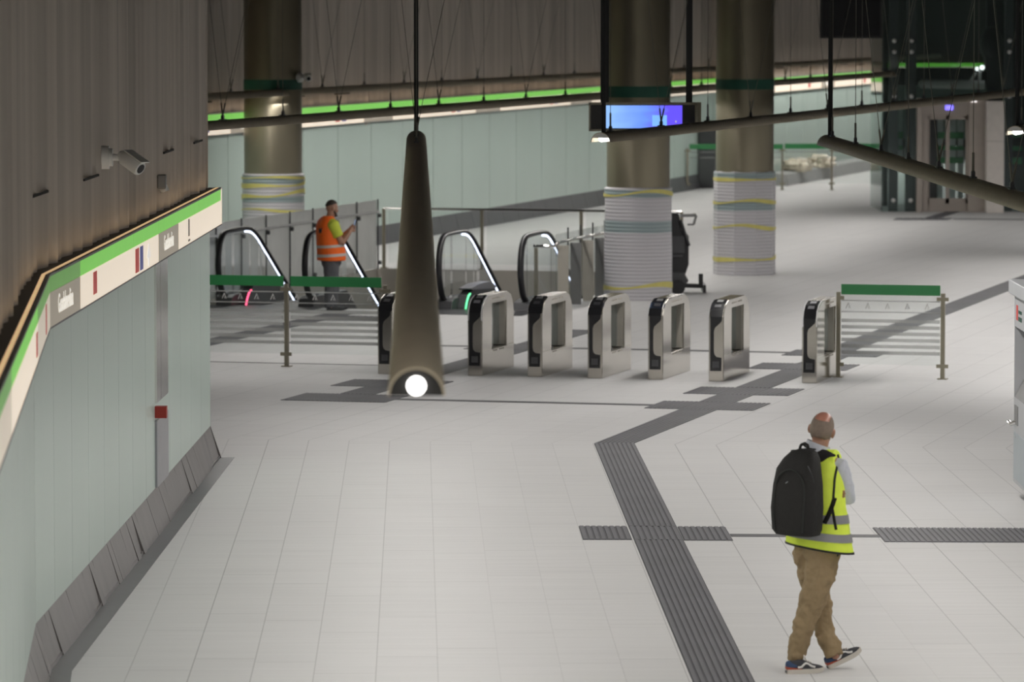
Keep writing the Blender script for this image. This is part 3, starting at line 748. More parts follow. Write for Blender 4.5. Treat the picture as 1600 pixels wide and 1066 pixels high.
# ================================================================== HANGING LAMPS
def lamp(label, p0, p1, rod_at, clips, group=None, cap0=M_lamp):
    a = Vector((p0[0], p0[1], LAMP_Z)); b = Vector((p1[0], p1[1], LAMP_Z)); L = (b - a).length; d = (b - a).normalized()
    o = thing('hanging_lamp', label, 'lamp', a, math.atan2(-d.x, d.y), group)
    R, r = 0.114, 0.106; K = 18
    prof = [(R * math.cos(math.pi * k / K), R * math.sin(math.pi * k / K)) for k in range(K + 1)]
    prof += [(-r * math.cos(math.pi * k / K), r * math.sin(math.pi * k / K)) for k in range(K + 1)]
    prof = [(x, z) for x, z in prof]
    mb = MB(); mb.prism([Vector((x, 0, z)) for x, z in prof], (0, L, 0)); mb.build('housing', M_lamp, o, smooth=True)
    low = 0.05 if cap0 is M_cam else 0.0; a_lo = math.asin(low / r)
    for y in (0.015, L - 0.02):
        mb = MB(); mb.prism([Vector((r * math.cos(a_lo + (math.pi - 2 * a_lo) * k / K), y, r * math.sin(a_lo + (math.pi - 2 * a_lo) * k / K))) for k in range(K + 1)], (0, 0.006, 0)); mb.build('end_cap', cap0, o)
    ty = 0.05 if cap0 is M_cam else 0.0
    mb = MB(); mb.tube([(0, ty, 0.040), (0, L - ty, 0.040)], 0.036, 16); mb.build('light_tube', M_tube, o, smooth=True)
    top = 7.45 - LAMP_Z
    for y in rod_at:
        mb = MB(); mb.tube([(0, y, R - 0.005), (0, y, top)], 0.026, 10); mb.build('conduit_rod', M_black, o, smooth=True)
    inv = Matrix.Rotation(-math.atan2(-d.x, d.y), 4, 'Z')
    lx = inv @ Vector((-0.11, 0, 1)); rx = inv @ Vector((0.215, 0, 1))
    for (y, kind) in clips:
        if y > L: continue
        mb = MB(); mb.box((0, y, R + 0.004), (0.05, 0.16, 0.012)); mb.box((0, y, R + 0.03), (0.03, 0.05, 0.05)); mb.tube([(0, y - .03, R + .05), (0, y + .03, R + .05)], 0.012, 8); mb.build('bracket', M_dkmetal, o)
        c = Vector((0, y, R + 0.05))
        dirs = [lx, rx] if kind == 'v' else [Vector((0, 0, 1))]
        for q in dirs:
            mb = MB(); mb.tube([c, c + q * 0.16], 0.011, 6); mb.tube([c + q * 0.15, c + q * (top - R - 0.05)], 0.0038, 6); mb.build('hanging_wire', M_wire, o)
    return o
def every(a, step, n, first='s'):
    return [(a + i * step, ('v' if (i % 2) == (1 if first == 's' else 0) else 's')) for i in range(n)]
lamp('long tube lamp hanging end-on in the middle foreground, its lit tip facing the camera', *LAMPS[0], [34.6], every(30.0, 2.4, 2), 'hanging tube lamps', M_black)
lamp('long tube lamp running from below the blue screen off to the right', *LAMPS[1], [0.15], every(0.45, 2.4, 13), 'hanging tube lamps', M_cam)
lamp('nearest tube lamp sloping down across the upper right corner of the picture', *LAMPS[2], [0.35], [(0.6, 's'), (3.1, 's'), (5.6, 'v'), (8.0, 's'), (10.4, 'v'), (12.8, 's'), (15.2, 'v')], 'hanging tube lamps')
lamp('farthest tube lamp hung close along the fluted back wall above its sign band', *LAMPS[3], [], every(0.8, 2.4, 18), 'hanging tube lamps')
lamp('tube lamp in front of the back wall passing behind the screen and columns', *LAMPS[4], [], every(1.2, 2.4, 16, 'v'), 'hanging tube lamps')
lamp('tube lamp whose end just shows at the right edge beside the lift', *LAMPS[5], [0.15], every(0.5, 2.4, 3), 'hanging tube lamps', M_cam)

# ================================================================== TICKET GATES
def gate(label, s, r, group, lit=False):
    base = SR(s, r + 0.095)
    o = thing('ticket_gate', label, 'ticket gate', base, -TH, group)
    out = [(0, 0), (0, .80), (.05, .885), (.14, .95), (.30, .995), (1.22, 1.0), (1.40, .955), (1.50, .87), (1.55, .74), (1.55, 0)]
    inn = [(.47, .31), (.47, .80), (.47, .84), (.47, .885), (.50, .885), (1.17, .885), (1.19, .885), (1.19, .84), (1.19, .74), (1.19, .31)]
    mb = MB(); W = .095; rings = []
    n = len(out)
    ol = [mb.v((-W, y, z)) for y, z in out]; orr = [mb.v((W, y, z)) for y, z in out]
    il = [mb.v((-W, y, z)) for y, z in inn]; ir = [mb.v((W, y, z)) for y, z in inn]
    for i in range(n):
        j = (i + 1) % n
        mb.face([ol[i], ol[j], orr[j], orr[i]]); mb.face([il[i], ir[i], ir[j], il[j]])
        mb.face([ol[j], ol[i], il[i], il[j]]); mb.face([orr[i], orr[j], ir[j], ir[i]])
    mb.build('body', M_steel, o, bevel=0.008)
    X = lambda w: w - W
    fp = [(.020, .13), (.160, .13), (.163, .295), (.100, .305), (.075, .33), (.066, .37), (.066, .62), (.078, .665), (.155, .735), (.168, .76), (.168, .80), (.020, .80)]
    mb = MB(); mb.prism([Vector((X(w), 0.002, z)) for w, z in fp], (0, -0.008, 0)); fpo = mb.build('front_panel', M_blkgl, o)
    mb = MB(); mb.prism([Vector((X(.05), -0.006, .17)), Vector((X(.135), -0.006, .17)), Vector((X(.135), -0.006, .25)), Vector((X(.05), -0.006, .25))], (0, -0.003, 0)); mb.build('speaker_grille', M_dkmetal, fpo)
    cur = [(-.006, .795), (-.006, .80), (.045, .890), (.137, .957), (.30, 1.002)]
    mb = MB(); mb.loft([[Vector((X(.018), y, z)), Vector((X(.172), y, z)), Vector((X(.172), y + .012, z - .012)), Vector((X(.018), y + .012, z - .012))] for y, z in cur]); hd = mb.build('reader_panel', M_blkgl, o)
    def onc(t0, t1, w0, w1, lift, m, nm):
        p = Vector((0, .137, .957)); q = Vector((0, .30, 1.002)); d = (q - p); nn = Vector((0, -d.z, d.y)).normalized()
        A = p + d * t0 + nn * lift; B = p + d * t1 + nn * lift
        mb = MB(); mb.prism([A + Vector((X(w0), 0, 0)), A + Vector((X(w1), 0, 0)), B + Vector((X(w1), 0, 0)), B + Vector((X(w0), 0, 0))], nn * 0.004); return mb.build(nm, m, hd)
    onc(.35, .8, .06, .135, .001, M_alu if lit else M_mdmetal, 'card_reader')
    p = Vector((0, .045, .890)); q = Vector((0, .137, .957)); d = q - p; nn = Vector((0, -d.z, d.y)).normalized()
    mb = MB(); A = p + d * .35 + nn * .001; B = p + d * .8 + nn * .001
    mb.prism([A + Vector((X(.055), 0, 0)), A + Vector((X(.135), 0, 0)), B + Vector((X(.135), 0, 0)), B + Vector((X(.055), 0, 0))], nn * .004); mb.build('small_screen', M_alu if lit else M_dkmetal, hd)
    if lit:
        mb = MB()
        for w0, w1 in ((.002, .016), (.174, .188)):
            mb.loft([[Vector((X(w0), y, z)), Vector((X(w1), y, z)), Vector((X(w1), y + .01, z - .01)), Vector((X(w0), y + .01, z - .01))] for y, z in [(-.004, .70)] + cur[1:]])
        mb.build('glint_edge', mat('pale_glint_edge', (0.85, 0.85, 0.85), 0.3, 0.3), o)  # light reflected by two reader frames is put into pale edge colours
    mb = MB(); mb.tube([(0, .56, .31), (0, .56, .885)], .018, 10); mb.build('hinge_post', M_mdmetal, o, smooth=True)
    mb = MB(); mb.box((0.02, .62, .42), (.03, .05, .22)); mb.box((.05, .60, .325), (.05, .09, .03)); mb.build('hinge_bracket', M_dkmetal, o)
    mb = MB(); mb.box((0, .86, .60), (.012, .56, .54)); mb.build('glass_wing', M_escgl, o)
    mb = MB(); mb.box((0, 1.17, .60), (.15, .03, .56)); mb.build('jamb', M_jamb, o)
    mb = MB()
    for y0, y1 in ((.52, .74), (.82, 1.06)): mb.box((W + .001, (y0 + y1) / 2, .285), (.003, y1 - y0, .016))
    mb.box((W + .0005, .78, .318), (.002, 1.5, .005)); mb.build('side_slots', M_jamb, o)
    mb = MB()
    for y0, y1 in ((.50, .78), (.86, 1.05)): mb.box((W + .001, (y0 + y1) / 2, .945), (.003, y1 - y0, .018))
    mb.build('top_slots', M_jamb, o)
    return o
GG = 'ticket gates across the hall'
gate('ticket gate mostly hidden behind the near tube lamp, leftmost of the gates', 8.27, -4.85, GG)
gate('ticket gate just right of the near tube lamp, with a bright framed reader', 8.30, -3.68, GG, True)
gate('ticket gate with a dark reader, second to the right of the near tube lamp', 8.33, -2.91, GG)
gate('ticket gate below the wrapped column behind the screen, its reader dark', 8.31, -2.13, GG)
gate('ticket gate standing in front of the black scrubber', 8.29, -1.35, GG)
gate('ticket gate left of the tactile strip, the last before the wide gap', 8.25, -0.57, GG)
gate('ticket gate at the far right touching the right glass barrier, with a bright framed reader', 8.28, 0.60, GG, True)

# ================================================================== GLASS BARRIERS
M_cam2 = mat('pale_etched_print', (0.50, 0.50, 0.49), 0.6)
def barrier_panel(root, x0, x1, marks=True):
    """panel in the root's xz plane"""
    mb = MB(); mb.box(((x0 + x1) / 2, 0, .62), (x1 - x0, .012, .90)); g = mb.build('glass_panel', M_pane, root)
    mb = MB(); mb.box(((x0 + x1) / 2, 0, 1.105), (x1 - x0, .018, .13)); mb.build('green_band', M_bargreen, root)
    mb = MB()
    for z, h in ((.965, .016), (.825, .016)) if not marks else ((.965, .016), (.825, .016), (.715, .042), (.635, .042), (.555, .042), (.475, .042), (.395, .042), (.315, .042)):
        mb.box(((x0 + x1) / 2, 0, z), (x1 - x0 - .01, .016, h))
    mb.build('frosted_stripes', M_frost, g)
    if marks:
        mb = MB(); k = max(1, int((x1 - x0) / 0.213)); st = (x1 - x0) / k
        for i in range(k):
            cx = x0 + st * (i + .35); z0 = .865
            for y in (-.010,):
                mb.prism([Vector((cx - .034, y, z0)), Vector((cx - .022, y, z0)), Vector((cx + .003, y, z0 + .055)), Vector((cx + .003, y, z0 + .075)), Vector((cx - .003, y, z0 + .075))], (0, .004, 0))
                mb.prism([Vector((cx + .026, y, z0)), Vector((cx + .036, y, z0)), Vector((cx + .005, y, z0 + .075)), Vector((cx - .003, y, z0 + .075))], (0, .004, 0))
                mb.prism([Vector((cx + .004, y, z0)), Vector((cx + .014, y, z0)), Vector((cx + .012, y, z0 + .034)), Vector((cx + .004, y, z0 + .026))], (0, .004, 0))
        mb.build('emblem_row', M_cam2, g)
def barrier_post(root, x, z1=1.07, left=True, right=True):
    mb = MB(); mb.box((x, -.0, z1 / 2), (.05, .05, z1)); mb.box((x, 0, .006), (.12, .11, .012)); 
    for z in (1.0, .165):
        a = x - (.075 if left else 0.02); b = x + (.075 if right else 0.02)
        mb.box(((a + b) / 2, -.03, z), (b - a, .02, .045))
    return mb.build('post', M_post, root)
def barrier(label, base, rz, panels, posts, marks=True, group=None, hp=1.07):
    o = thing('glass_barrier', label, 'barrier', base, rz, group)
    for a, b in panels: barrier_panel(o, a, b, marks)
    for i, x in enumerate(posts): barrier_post(o, x, hp, left=not (i == 0 and len(panels) == 1))
    return o
BG = 'green banded glass barriers'
barrier('two-panel glass barrier with a green band, in front of the orange-vested worker', SR(9.13, -6.33), -TH, [(-1.36, -.04), (.055, 1.275)], [0, 1.33], True, BG)
barrier('single-panel glass barrier with a green band, joined to the rightmost ticket gate', SR(9.30, .86), -TH, [(.035, 1.285)], [0, 1.32], True, BG)
b1 = G(1070, 297) + Vector((.05, -.35, 0)); barrier('distant green banded glass barrier half hidden by the column right of the screen', b1, 0, [(.05, 1.12), (1.2, 2.40)], [0, 1.16], False, BG)
b2 = G(1222, 297); barrier('distant green banded glass barrier in front of the heaps of crumpled plastic', b2, 0, [(.06, 1.19), (1.31, 2.35)], [0, 1.25], False, BG)

# ================================================================== ESCALATORS
SL = math.tan(math.radians(30))
def railpath():
    p = [(.62, .16), (.40, .14), (.18, .22), (.04, .45), (.0, .66), (.05, .90), (.17, 1.06), (.36, 1.135), (.8, 1.15), (1.3, 1.15), (1.62, 1.12), (1.90, 1.02), (2.2, .86)]
    s = 2.2; z = .86
    while s < 9.4: s += .9; z -= .9 * SL; p.append((s, z))
    return p
def escalator(label, r0, r1, sig, s0=20.15):
    o = thing('escalator', label, 'escalator', SR(s0, r0), -TH)
    W = r1 - r0; pth = railpath(); sp = sm([(0, s, z) for s, z in pth], 4)
    def deck_z(s): return .17 if s < 1.9 else .17 - (s - 1.9) * SL
    for x, inner in ((0, 1), (W, -1)):
        bl = thing('balustrade', None, None); bl.parent = o
        mb = MB(); mb.tube([p + Vector((x, 0, 0)) for p in sp], 0.036, 12, rx=0.05, side=(1, 0, 0)); mb.build('handrail', M_rubber, bl, smooth=True)
        top = [q for q in sp if q.y < 9.0][6:]
        # pane below the rail
        mb = MB(); up = [Vector((x - .006, p.y + (0.03 if i < 14 else 0), p.z - .03)) for i, p in enumerate(top)]
        n_ = len(up); lo = [Vector((x - .006, max(.16, u.y), deck_z(max(.16, u.y)))) for u in up]
        prev = None
        for i in range(n_ - 1):
            q = [lo[i], lo[i + 1], up[i + 1], up[i]]
            if (q[0] - q[1]).length < 1e-5: q = [lo[i], up[i + 1], up[i]]
            mb.prism(q, (.012, 0, 0)) if False else mb.poly(q)
        mb.build('glass_pane', M_escgl, bl)
        led = [p + Vector((x + inner * .012, .0, -.048)) for p in sp if p.y > 0.5 and p.z > -4 and p.z > .9 or p.y > 1.6]
        mb = MB(); mb.tube([p + Vector((x, .02, -.045)) for p in sp if p.y > 1.25], 0.018, 8, rx=.010, side=(1, 0, 0)); mb.build('led_line', M_led, bl, smooth=True)
        # decking with sloped profile
        mb = MB(); pr = [(.14, -.02), (.20, .13), (.36, .17), (1.9, .17), (9.3, .17 - 7.4 * SL), (9.3, -.30 - 7.4 * SL), (1.9, -.30), (.9, -.06)]
        a, b = (x - .10, x + .16) if inner > 0 else (x - .16, x + .10)
        mb.prism([Vector((a, s, z)) for s, z in pr], (b - a, 0, 0)); mb.build('deck', M_dkmetal, bl, bevel=.012)
    # inner entry housing with the direction light
    mb = MB(); mb.prism([Vector((.14, s, z)) for s, z in ((.50, 0.0), (.62, .20), (.95, .30), (1.9, .33), (2.6, .05), (2.9, -.1))], (.16, 0, 0)); hs = mb.build('entry_housing', M_dkmetal, o, bevel=.01)
    mb = MB(); mb.prism([Vector((.12, s, z)) for s, z in ((.70, .30), (1.2, .345), (1.9, .345), (2.2, .24), (2.1, .22), (.75, .28))], (.20, 0, 0)); mb.build('steel_top', M_alu, hs)
    mb = MB(); mb.tube([(.305, .44, .005), (.305, .50, .10), (.305, .60, .19), (.305, .70, .22)], .014, 8); mb.build('signal_light', sig, hs, smooth=True)
    mb = MB(); mb.box((W / 2, -.30, .004), (W + .5, 1.1, .012)); mb.box((W / 2, .75, -.02), (W - .2, 1.9, .03)); mb.build('landing_plate', M_mdmetal if False else M_dkmetal, o)
    mb = MB(); s = 1.7; z = -.02; pr = [(1.7, -.5)]
    while s < 9.2: pr += [(s, z), (s + .4, z)]; s += .4; z -= .4 * SL
    pr += [(s, z - .5)]
    mb.prism([Vector((.22, q[0], q[1])) for q in pr], (W - .44, 0, 0)); mb.build('steps', M_step, o)
    return o
escalator('escalator behind the left glass barrier, red signal light at its foot', -10.96, -9.56, M_ledred)
escalator('escalator right of the near tube lamp, green signal light at its foot', -7.42, -6.13, M_ledgrn)

# ---- railings round the pit
o = thing('milky_glass_railing', 'milky glass railing with thin dark posts along the left side of the escalator pit', 'railing', SR(20.3, -11.5), -TH)
LR = 10.2
mb = MB()
for i in range(8): mb.box((0, (i + .5) * LR / 8, .62), (.014, LR / 8 - .02, 1.20))
mb.build('glass_panels', M_milk, o)
mb = MB(); mb.tube([(.05, 0, 1.02), (.05, LR, 1.02)], .020, 10); mb.build('handrail', M_cam, o, smooth=True)
for i in range(9):
    mb = MB(); y = i * LR / 8; mb.box((.03, y, .62), (.020, .022, 1.24)); 
    for z in (.95, .12): mb.tube([(.03, y, z), (.09, y, z)], .035, 10)
    mb.build('post', M_dkmetal, o)
o = thing('glass_railing', 'clear glass railing with a steel rail along the far end of the escalator pit', 'railing', SR(30.8, -11.45), -TH)
mb = MB()
for i in range(3): mb.box((.06 + (i + .5) * 1.8, 0, .56), (1.74, .012, .92))
mb.build('glass_panels', M_pane, o)
mb = MB(); mb.tube([(0, 0, 1.06), (5.4, 0, 1.06)], .022, 10); mb.build('handrail', M_steel2, o, smooth=True)
for i in range(4):
    mb = MB(); mb.box((i * 1.8, 0, .53), (.05, .04, 1.06)); mb.box((i * 1.8, 0, .01), (.12, .1, .02)); mb.build('post', M_post, o)
o = thing('plated_railing', 'railing of wide grey plates and glass right of the second escalator', 'railing', SR(21.2, -5.86), -TH)
mb = MB(); mb.tube(sm([(-.34, .0, .95), (-.05, .0, .95), (.0, .12, .96), (.0, .5, 1.0), (0, 4.0, 1.0)], 5), .022, 10); mb.build('handrail', M_steel2, o, smooth=True)
mb = MB(); mb.box((-.30, 0, .46), (.05, .05, .92)); mb.build('end_post', M_post, o)
for i in range(5):
    y = .12 + i * .80
    mb = MB(); mb.box((.10, y, .48), (.17, .02, .96)); mb.box((.06, y, .93), (.10, .05, .035)); mb.build('plate', M_mdmetal if i % 2 else M_jamb, o)
    mb = MB(); mb.box((-.03, y + .4, .60), (.012, .74, 1.05)); mb.build('glass_panel', M_pane, o)
    mb = MB(); mb.box((-.02, y + .78, .60), (.02, .025, 1.2)); mb.build('post', M_dkmetal, o)

# ================================================================== HANGING SCREEN AND DARK SIGN
Ys = 58.0
c0 = D(917, 205, Ys); c1 = D(1092, 160, Ys)
o = thing('hanging_screen', 'wide hanging information screen with a lit blue picture on two black poles', 'screen', Vector(((c0.x + c1.x) / 2, Ys, c0.z)))
cx, w, h = 0.0, c1.x - c0.x - .05, c1.z - c0.z
mb = MB()
mb.box((0, .02, h / 2), (w, .06, h)); cas = mb.build('bezel', M_blkgl, o)
mb = MB()
for (x, z, sx, sz) in ((0, .012, w, .024), (0, h - .015, w, .03), (-w / 2 + .01, h / 2, .02, h), (w / 2 - .012, h / 2, .024, h)): mb.box((x, -.02, z), (sx, .04, sz))
mb.box((w / 2 + .03, .06, h / 2), (.05, .12, h)); mb.build('frame', M_post, o)
q0 = D(944.5, 203, Ys); q1 = D(1066, 164, Ys); ox = o.location.x
mb = MB(); mb.box(((q0.x + q1.x) / 2 - ox, -.013, h / 2 - .0), (q1.x - q0.x, .004, h - .075)); scr = mb.build('display', M_screen, o)
q0 = D(1019, 197, Ys); q1 = D(1042, 180, Ys)
mb = MB(); mb.box(((q0.x + q1.x) / 2 - ox, -.0165, (q0.z + q1.z) / 2 - c0.z), (q1.x - q0.x, .003, q1.z - q0.z)); mb.build('picture_block', M_scrbox, scr)
q0 = D(1056, 190, Ys); mb = MB(); mb.box((q0.x - ox, -.0165, q0.z - c0.z), (.016, .003, .022)); mb.build('picture_icon', M_white, scr)
for px, wd in ((945, .105), (1077, .08)):
    q = D(px, 150, Ys); mb = MB(); mb.box((q.x - ox, .05, h + (7.45 - c1.z) / 2), (wd, .06, 7.45 - c1.z)); mb.build('pole', M_black, o)
Yk = 85.0
c0 = D(1281, 60, Yk); c1 = D(1378, 0, Yk)
o = thing('hanging_sign', 'unlit black box sign hanging high at the upper right before the lift', 'sign', Vector(((c0.x + c1.x) / 2, Yk, c0.z)))
mb = MB(); mb.box((0, 0, .45), (c1.x - c0.x, .14, .9)); cab = mb.build('cabinet', M_black, o, bevel=.01)
mb = MB(); mb.box((0, -.072, .45), (c1.x - c0.x - .08, .004, .82)); mb.build('front_face', M_blkgl, o)
for x in (-.35, .35): mb = MB(); mb.box((x, 0, .9 + (7.45 - c0.z - .9) / 2), (.06, .06, 7.45 - c0.z - .9)); mb.build('pole', M_black, o)

# back camera on the left column
q = Vector((-4.12 + 0.46, 79.5 - .22, D(478, 121, 79.3).z))
cctv('security_camera', 'round-faced security camera on the right side of the column behind the worker', q, Vector((.9, -.45, 0)), Vector((.25, -1, -.15)), 1.0)

# ================================================================== LIFT
YL = 104.0
def lx_(px, Y=YL): return (px - 800) / FPX * Y / 1.0
o = thing('lift', 'distant glass lift with dark frame posts and a brown steel doorway', 'lift', (lx_(1480), YL, 0))
ox, oy = o.location.x, YL
XL, XR = lx_(1378) - ox, lx_(1378) - ox + 4.3
for xs in (XL, XR): mb = MB(); mb.box((xs, 1.6, 3.7), (.03, 3.2, 7.4)); mb.build('side_glass', M_teal, o)
pl, pr_ = lx_(1431) - ox, lx_(1540) - ox; ptop = 2.56
mb = MB(); mb.box(((XL + pl) / 2, 0, 3.7), (pl - XL, .03, 7.4)); mb.box(((pl + XR) / 2, 0, ptop + (7.4 - ptop) / 2), (XR - pl, .03, 7.4 - ptop)); mb.box(((pr_ + XR) / 2, 0, ptop / 2), (XR - pr_, .03, ptop)); mb.build('front_glass', M_teal, o)
mb = MB(); mb.box(((XL + XR) / 2, 3.2, 3.7), (XR - XL, .03, 7.4)); mb.build('back_glass', M_teal, o)
for a, b, y in ((1389, 1403, .12), (1415, 1431, .12), (1569, 1582, .12), (1640, 1650, .12)):
    mb = MB(); xa, xb = lx_(a) - ox, lx_(b) - ox; mb.box(((xa + xb) / 2, y, 3.7), (xb - xa, .2, 7.4)); ps = mb.build('frame_post', M_dkmetal, o)
    mb = MB()
    for z in (.25, 2.6, 3.6, 3.85): mb.ball(((xa + xb) / 2, y - .16, z), .05); 
    mb.build('glass_fitting', M_cam, ps, smooth=True)
mb = MB()
for a, b in ((1395, 1403), (1560, 1640)): mb.box(((lx_(a) + lx_(b)) / 2 - ox, 2.9, 3.7), (lx_(b) - lx_(a), .2, 7.4))
mb.box(((XL + XR) / 2, 3.1, 3.0), (XR - XL, .25, .4)); mb.box(((XL + XR) / 2, 3.1, 6.0), (XR - XL, .25, .6)); mb.build('rear_frame', M_black, o)
# portal
mb = MB()
def pbox(a, b, z0, z1, y0, y1): mb.box(((lx_(a) + lx_(b)) / 2 - ox, (y0 + y1) / 2, (z0 + z1) / 2), (lx_(b) - lx_(a), y1 - y0, z1 - z0))
pbox(1431, 1439, 0, ptop, -.30, .1); pbox(1439, 1449, 0, ptop, -.18, .1); pbox(1511, 1540, 0, ptop, -.30, .1); pbox(1439, 1511, 2.18, ptop, -.22, .1); pbox(1449, 1511, 0, .18, -.1, .1)
por = mb.build('doorway_frame', M_portal, o)
mb = MB(); pbox(1475, 1487, 2.30, 2.40, -.24, -.21); mb.build('floor_display', mat('blue_floor_display', (0.1, 0.1, 0.5), 0.4, emis=2.0, ecol=(0.20, 0.16, 1.0), var=0), por)
mb = MB(); pbox(1515, 1523, 2.48, 2.56, -.34, -.26); mb.build('door_lamp', mat('white_door_lamp', (0.8, 0.8, 0.8), 0.4, emis=1.6, ecol=(1, .93, .93), var=0), por)
for a, b in ((1449, 1480), (1480, 1511)):
    mb = MB(); pbox(a, a + 3, .18, 2.18, -.07, -.02); pbox(b - 3, b, .18, 2.18, -.07, -.02); pbox(a, b, 2.08, 2.18, -.07, -.02); pbox(a, b, .18, .30, -.07, -.02); dr = mb.build('door', M_portal, o)
    mb = MB(); pbox(a + 3, b - 3, .30, 2.08, -.05, -.04); mb.build('door_glass', M_pane, dr)
mb = MB(); pbox(1449, 1470, .25, 2.1, .9, 1.0); mb.build('car_panel', M_dkmetal, o)
mb = MB(); pbox(1470, 1479, .25, 2.1, .9, 1.0); pbox(1486, 1499, .25, 2.1, .9, 1.0); pbox(1503, 1511, .25, 2.1, .9, 1.0); pbox(1403, 1415, .9, 2.5, .9, 1.0); mb.build('pale_car_panel', mat('pale_green_panel', (0.42, 0.50, 0.48), 0.4), o)
mb = MB()
for z0, z1 in ((1.62, 1.77), (1.36, 1.46), (1.06, 1.20)):
    pbox(1470, 1511, z0, z1, .86, .89)
pbox(1403, 1415, 1.62, 1.78, .86, .89); pbox(1403, 1415, 1.36, 1.46, .86, .89); pbox(1583, 1600, 1.36, 1.46, .5, .55); pbox(1583, 1600, 1.05, 1.2, .5, .55); pbox(1583, 1600, 1.66, 1.8, .5, .55); mb.build('green_stripe', M_bargreen, o)
# pale beam and hoist gear above the doorway
zb_ = D(1490, 132, YL).z
mb = MB(); mb.tube([(lx_(1444) - ox, .55, zb_), (lx_(1541) - ox, .55, zb_ - .02)], .10, 16); mb.ball((lx_(1444) - ox, .55, zb_), .10); mb.tube([(lx_(1533) - ox, .55, zb_), (lx_(1534) - ox, .55, zb_ + .30)], .035, 8); mb.tube([(lx_(1518) - ox, .55, zb_ + .05), (lx_(1528) - ox, .55, zb_ + .26)], .03, 8); bm_ = mb.build('hoist_beam', M_cam, o, smooth=True)
mb = MB(); mb.ball((lx_(1537) - ox, .5, D(1537, 106, YL).z), .055); mb.ball((lx_(1529) - ox, .5, D(1529, 108, YL).z), .045); mb.build('work_lamp', mat('small_white_lamp', (.9, .9, .9), .4, emis=2.0, ecol=(1, 1, 1), var=0), o, smooth=True)
mb = MB(); mb.ball((lx_(1554) - ox, 1.0, D(1554, 70, YL).z), (.26, .3, .42)); mb.box((lx_(1556) - ox, 1.0, D(1556, 100, YL).z), (.35, .4, .4)); mb.build('hoist_motor', M_black, o, smooth=True)

o = thing('pale_pillar', 'pale stone-clad pillar standing right of the lift doorway', 'pillar', (lx_(1554, 103.4), 103.4, 0))
mb = MB(); mb.box((0, 0, .80), (.39, .36, 1.6)); mb.box((0, 0, 2.06), (.39, .36, .90)); mb.build('cladding', M_pale, o, bevel=.012)
mb = MB(); mb.box((0, 0, 1.605), (.37, .34, .03)); mb.build('joint', M_jamb, o)

# ================================================================== SCRUBBER BEHIND THE COLUMN
o = thing('floor_scrubber', 'black walk-behind floor scrubber half hidden by the column behind the screen', 'floor scrubber', (2.55, 74.45, 0))
mb = MB()
pr = [(-.55, .30), (.24, .30), (.30, .48), (.30, .95), (.18, 1.02), (.14, 1.30), (-.35, 1.34), (-.55, 1.1)]
mb.prism([Vector((x, -.3, z)) for x, z in pr], (0, .6, 0)); mb.build('tank', M_rubber, o, bevel=.03)
mb = MB(); mb.prism([Vector((x, -.34, z)) for x, z in ((-.6, .12), (.22, .12), (.30, .22), (.22, .36), (-.6, .36))], (0, .68, 0)); mb.build('brush_deck', M_dkmetal, o, bevel=.02)
mb = MB(); mb.box((.12, -.31, .80), (.22, .04, .28)); mb.box((-.05, -.31, .62), (.5, .03, .05)); mb.build('control_panel', M_dkmetal, o, bevel=.01)
mb = MB(); mb.beam((.16, -.2, 1.26), (.42, -.2, 1.27), .03, .05); mb.beam((.40, -.2, 1.27), (.40, .2, 1.27), .04, .04); mb.beam((.42, -.2, 1.27), (.38, -.2, 1.12), .03, .04); mb.beam((.28, -.2, 1.12), (.38, -.2, 1.12), .03, .03); mb.build('handle', M_mdmetal, o)
mb = MB(); mb.tube([(.16, -.31, 1.20), (.24, -.31, .95), (.30, -.31, .78)], .03, 8); mb.build('hose', M_rubber, o, smooth=True)
mb = MB(); mb.beam((.20, -.1, .13), (.56, -.1, .12), .08, .07); mb.box((.50, -.1, .22), (.07, .10, .20)); mb.box((.55, 0, .09), (.05, .80, .13)); mb.build('squeegee', M_rubber, o)
for x, y in ((-.35, -.36), (-.35, .36), (.12, -.36), (.12, .36)):
    mb = MB(); mb.tube([(x, y - .03, .12), (x, y + .03, .12)], .12, 18); mb.build('wheel', M_rubber, o, smooth=True)

# ================================================================== TICKET MACHINE AT THE RIGHT EDGE
o = thing('ticket_machine', 'tall grey ticket machine cut off by the right edge of the picture', 'ticket machine', (4.76, 42.75, 0))
W2 = .80
def mbox(x0, x1, y0, y1, z0, z1): mb.box(((x0 + x1) / 2, (y0 + y1) / 2, (z0 + z1) / 2), (x1 - x0, y1 - y0, z1 - z0))
mb = MB(); mbox(0, .6, -W2, W2, .14, .66); mbox(.0, .6, -W2, W2, .66, .95); mbox(.16, .6, -W2, W2, .95, 1.62); mbox(0, .6, -W2, W2, 1.62, 1.93); mbox(0, .18, W2 - .05, W2, .95, 1.62); mbox(0, .18, -W2, -W2 + .05, .95, 1.62); mb.build('body', M_machine, o)
mb = MB(); mbox(-.055, .62, -W2 - .04, W2 + .04, 1.93, 2.06); mb.build('top_cap', M_machine, o, bevel=.01)
mb = MB(); mb.prism([Vector((.16, -W2 + .06, .95)), Vector((-.0, -W2 + .06, .95)), Vector((.14, -W2 + .06, 1.22)), Vector((.16, -W2 + .06, 1.22))], (0, 2 * W2 - .12, 0)); mb.build('keyboard_shelf', M_machdk, o)
mb = MB(); mbox(.145, .165, -W2 + .1, W2 - .1, 1.22, 1.60); mb.build('screen', M_blkgl, o)
mb = MB(); mbox(-.006, .01, W2 - .38, W2 - .10, .70, .88); mb.build('ticket_slot_window', M_machdk, o)
mb = MB(); mbox(-.006, .01, -W2 + .06, W2 - .06, .18, .62); mb.build('service_door', M_machblue, o)
mb = MB(); mbox(-.004, .01, W2 - .30, W2 - .18, 1.69, 1.83); mb.build('red_mark', M_red, o)
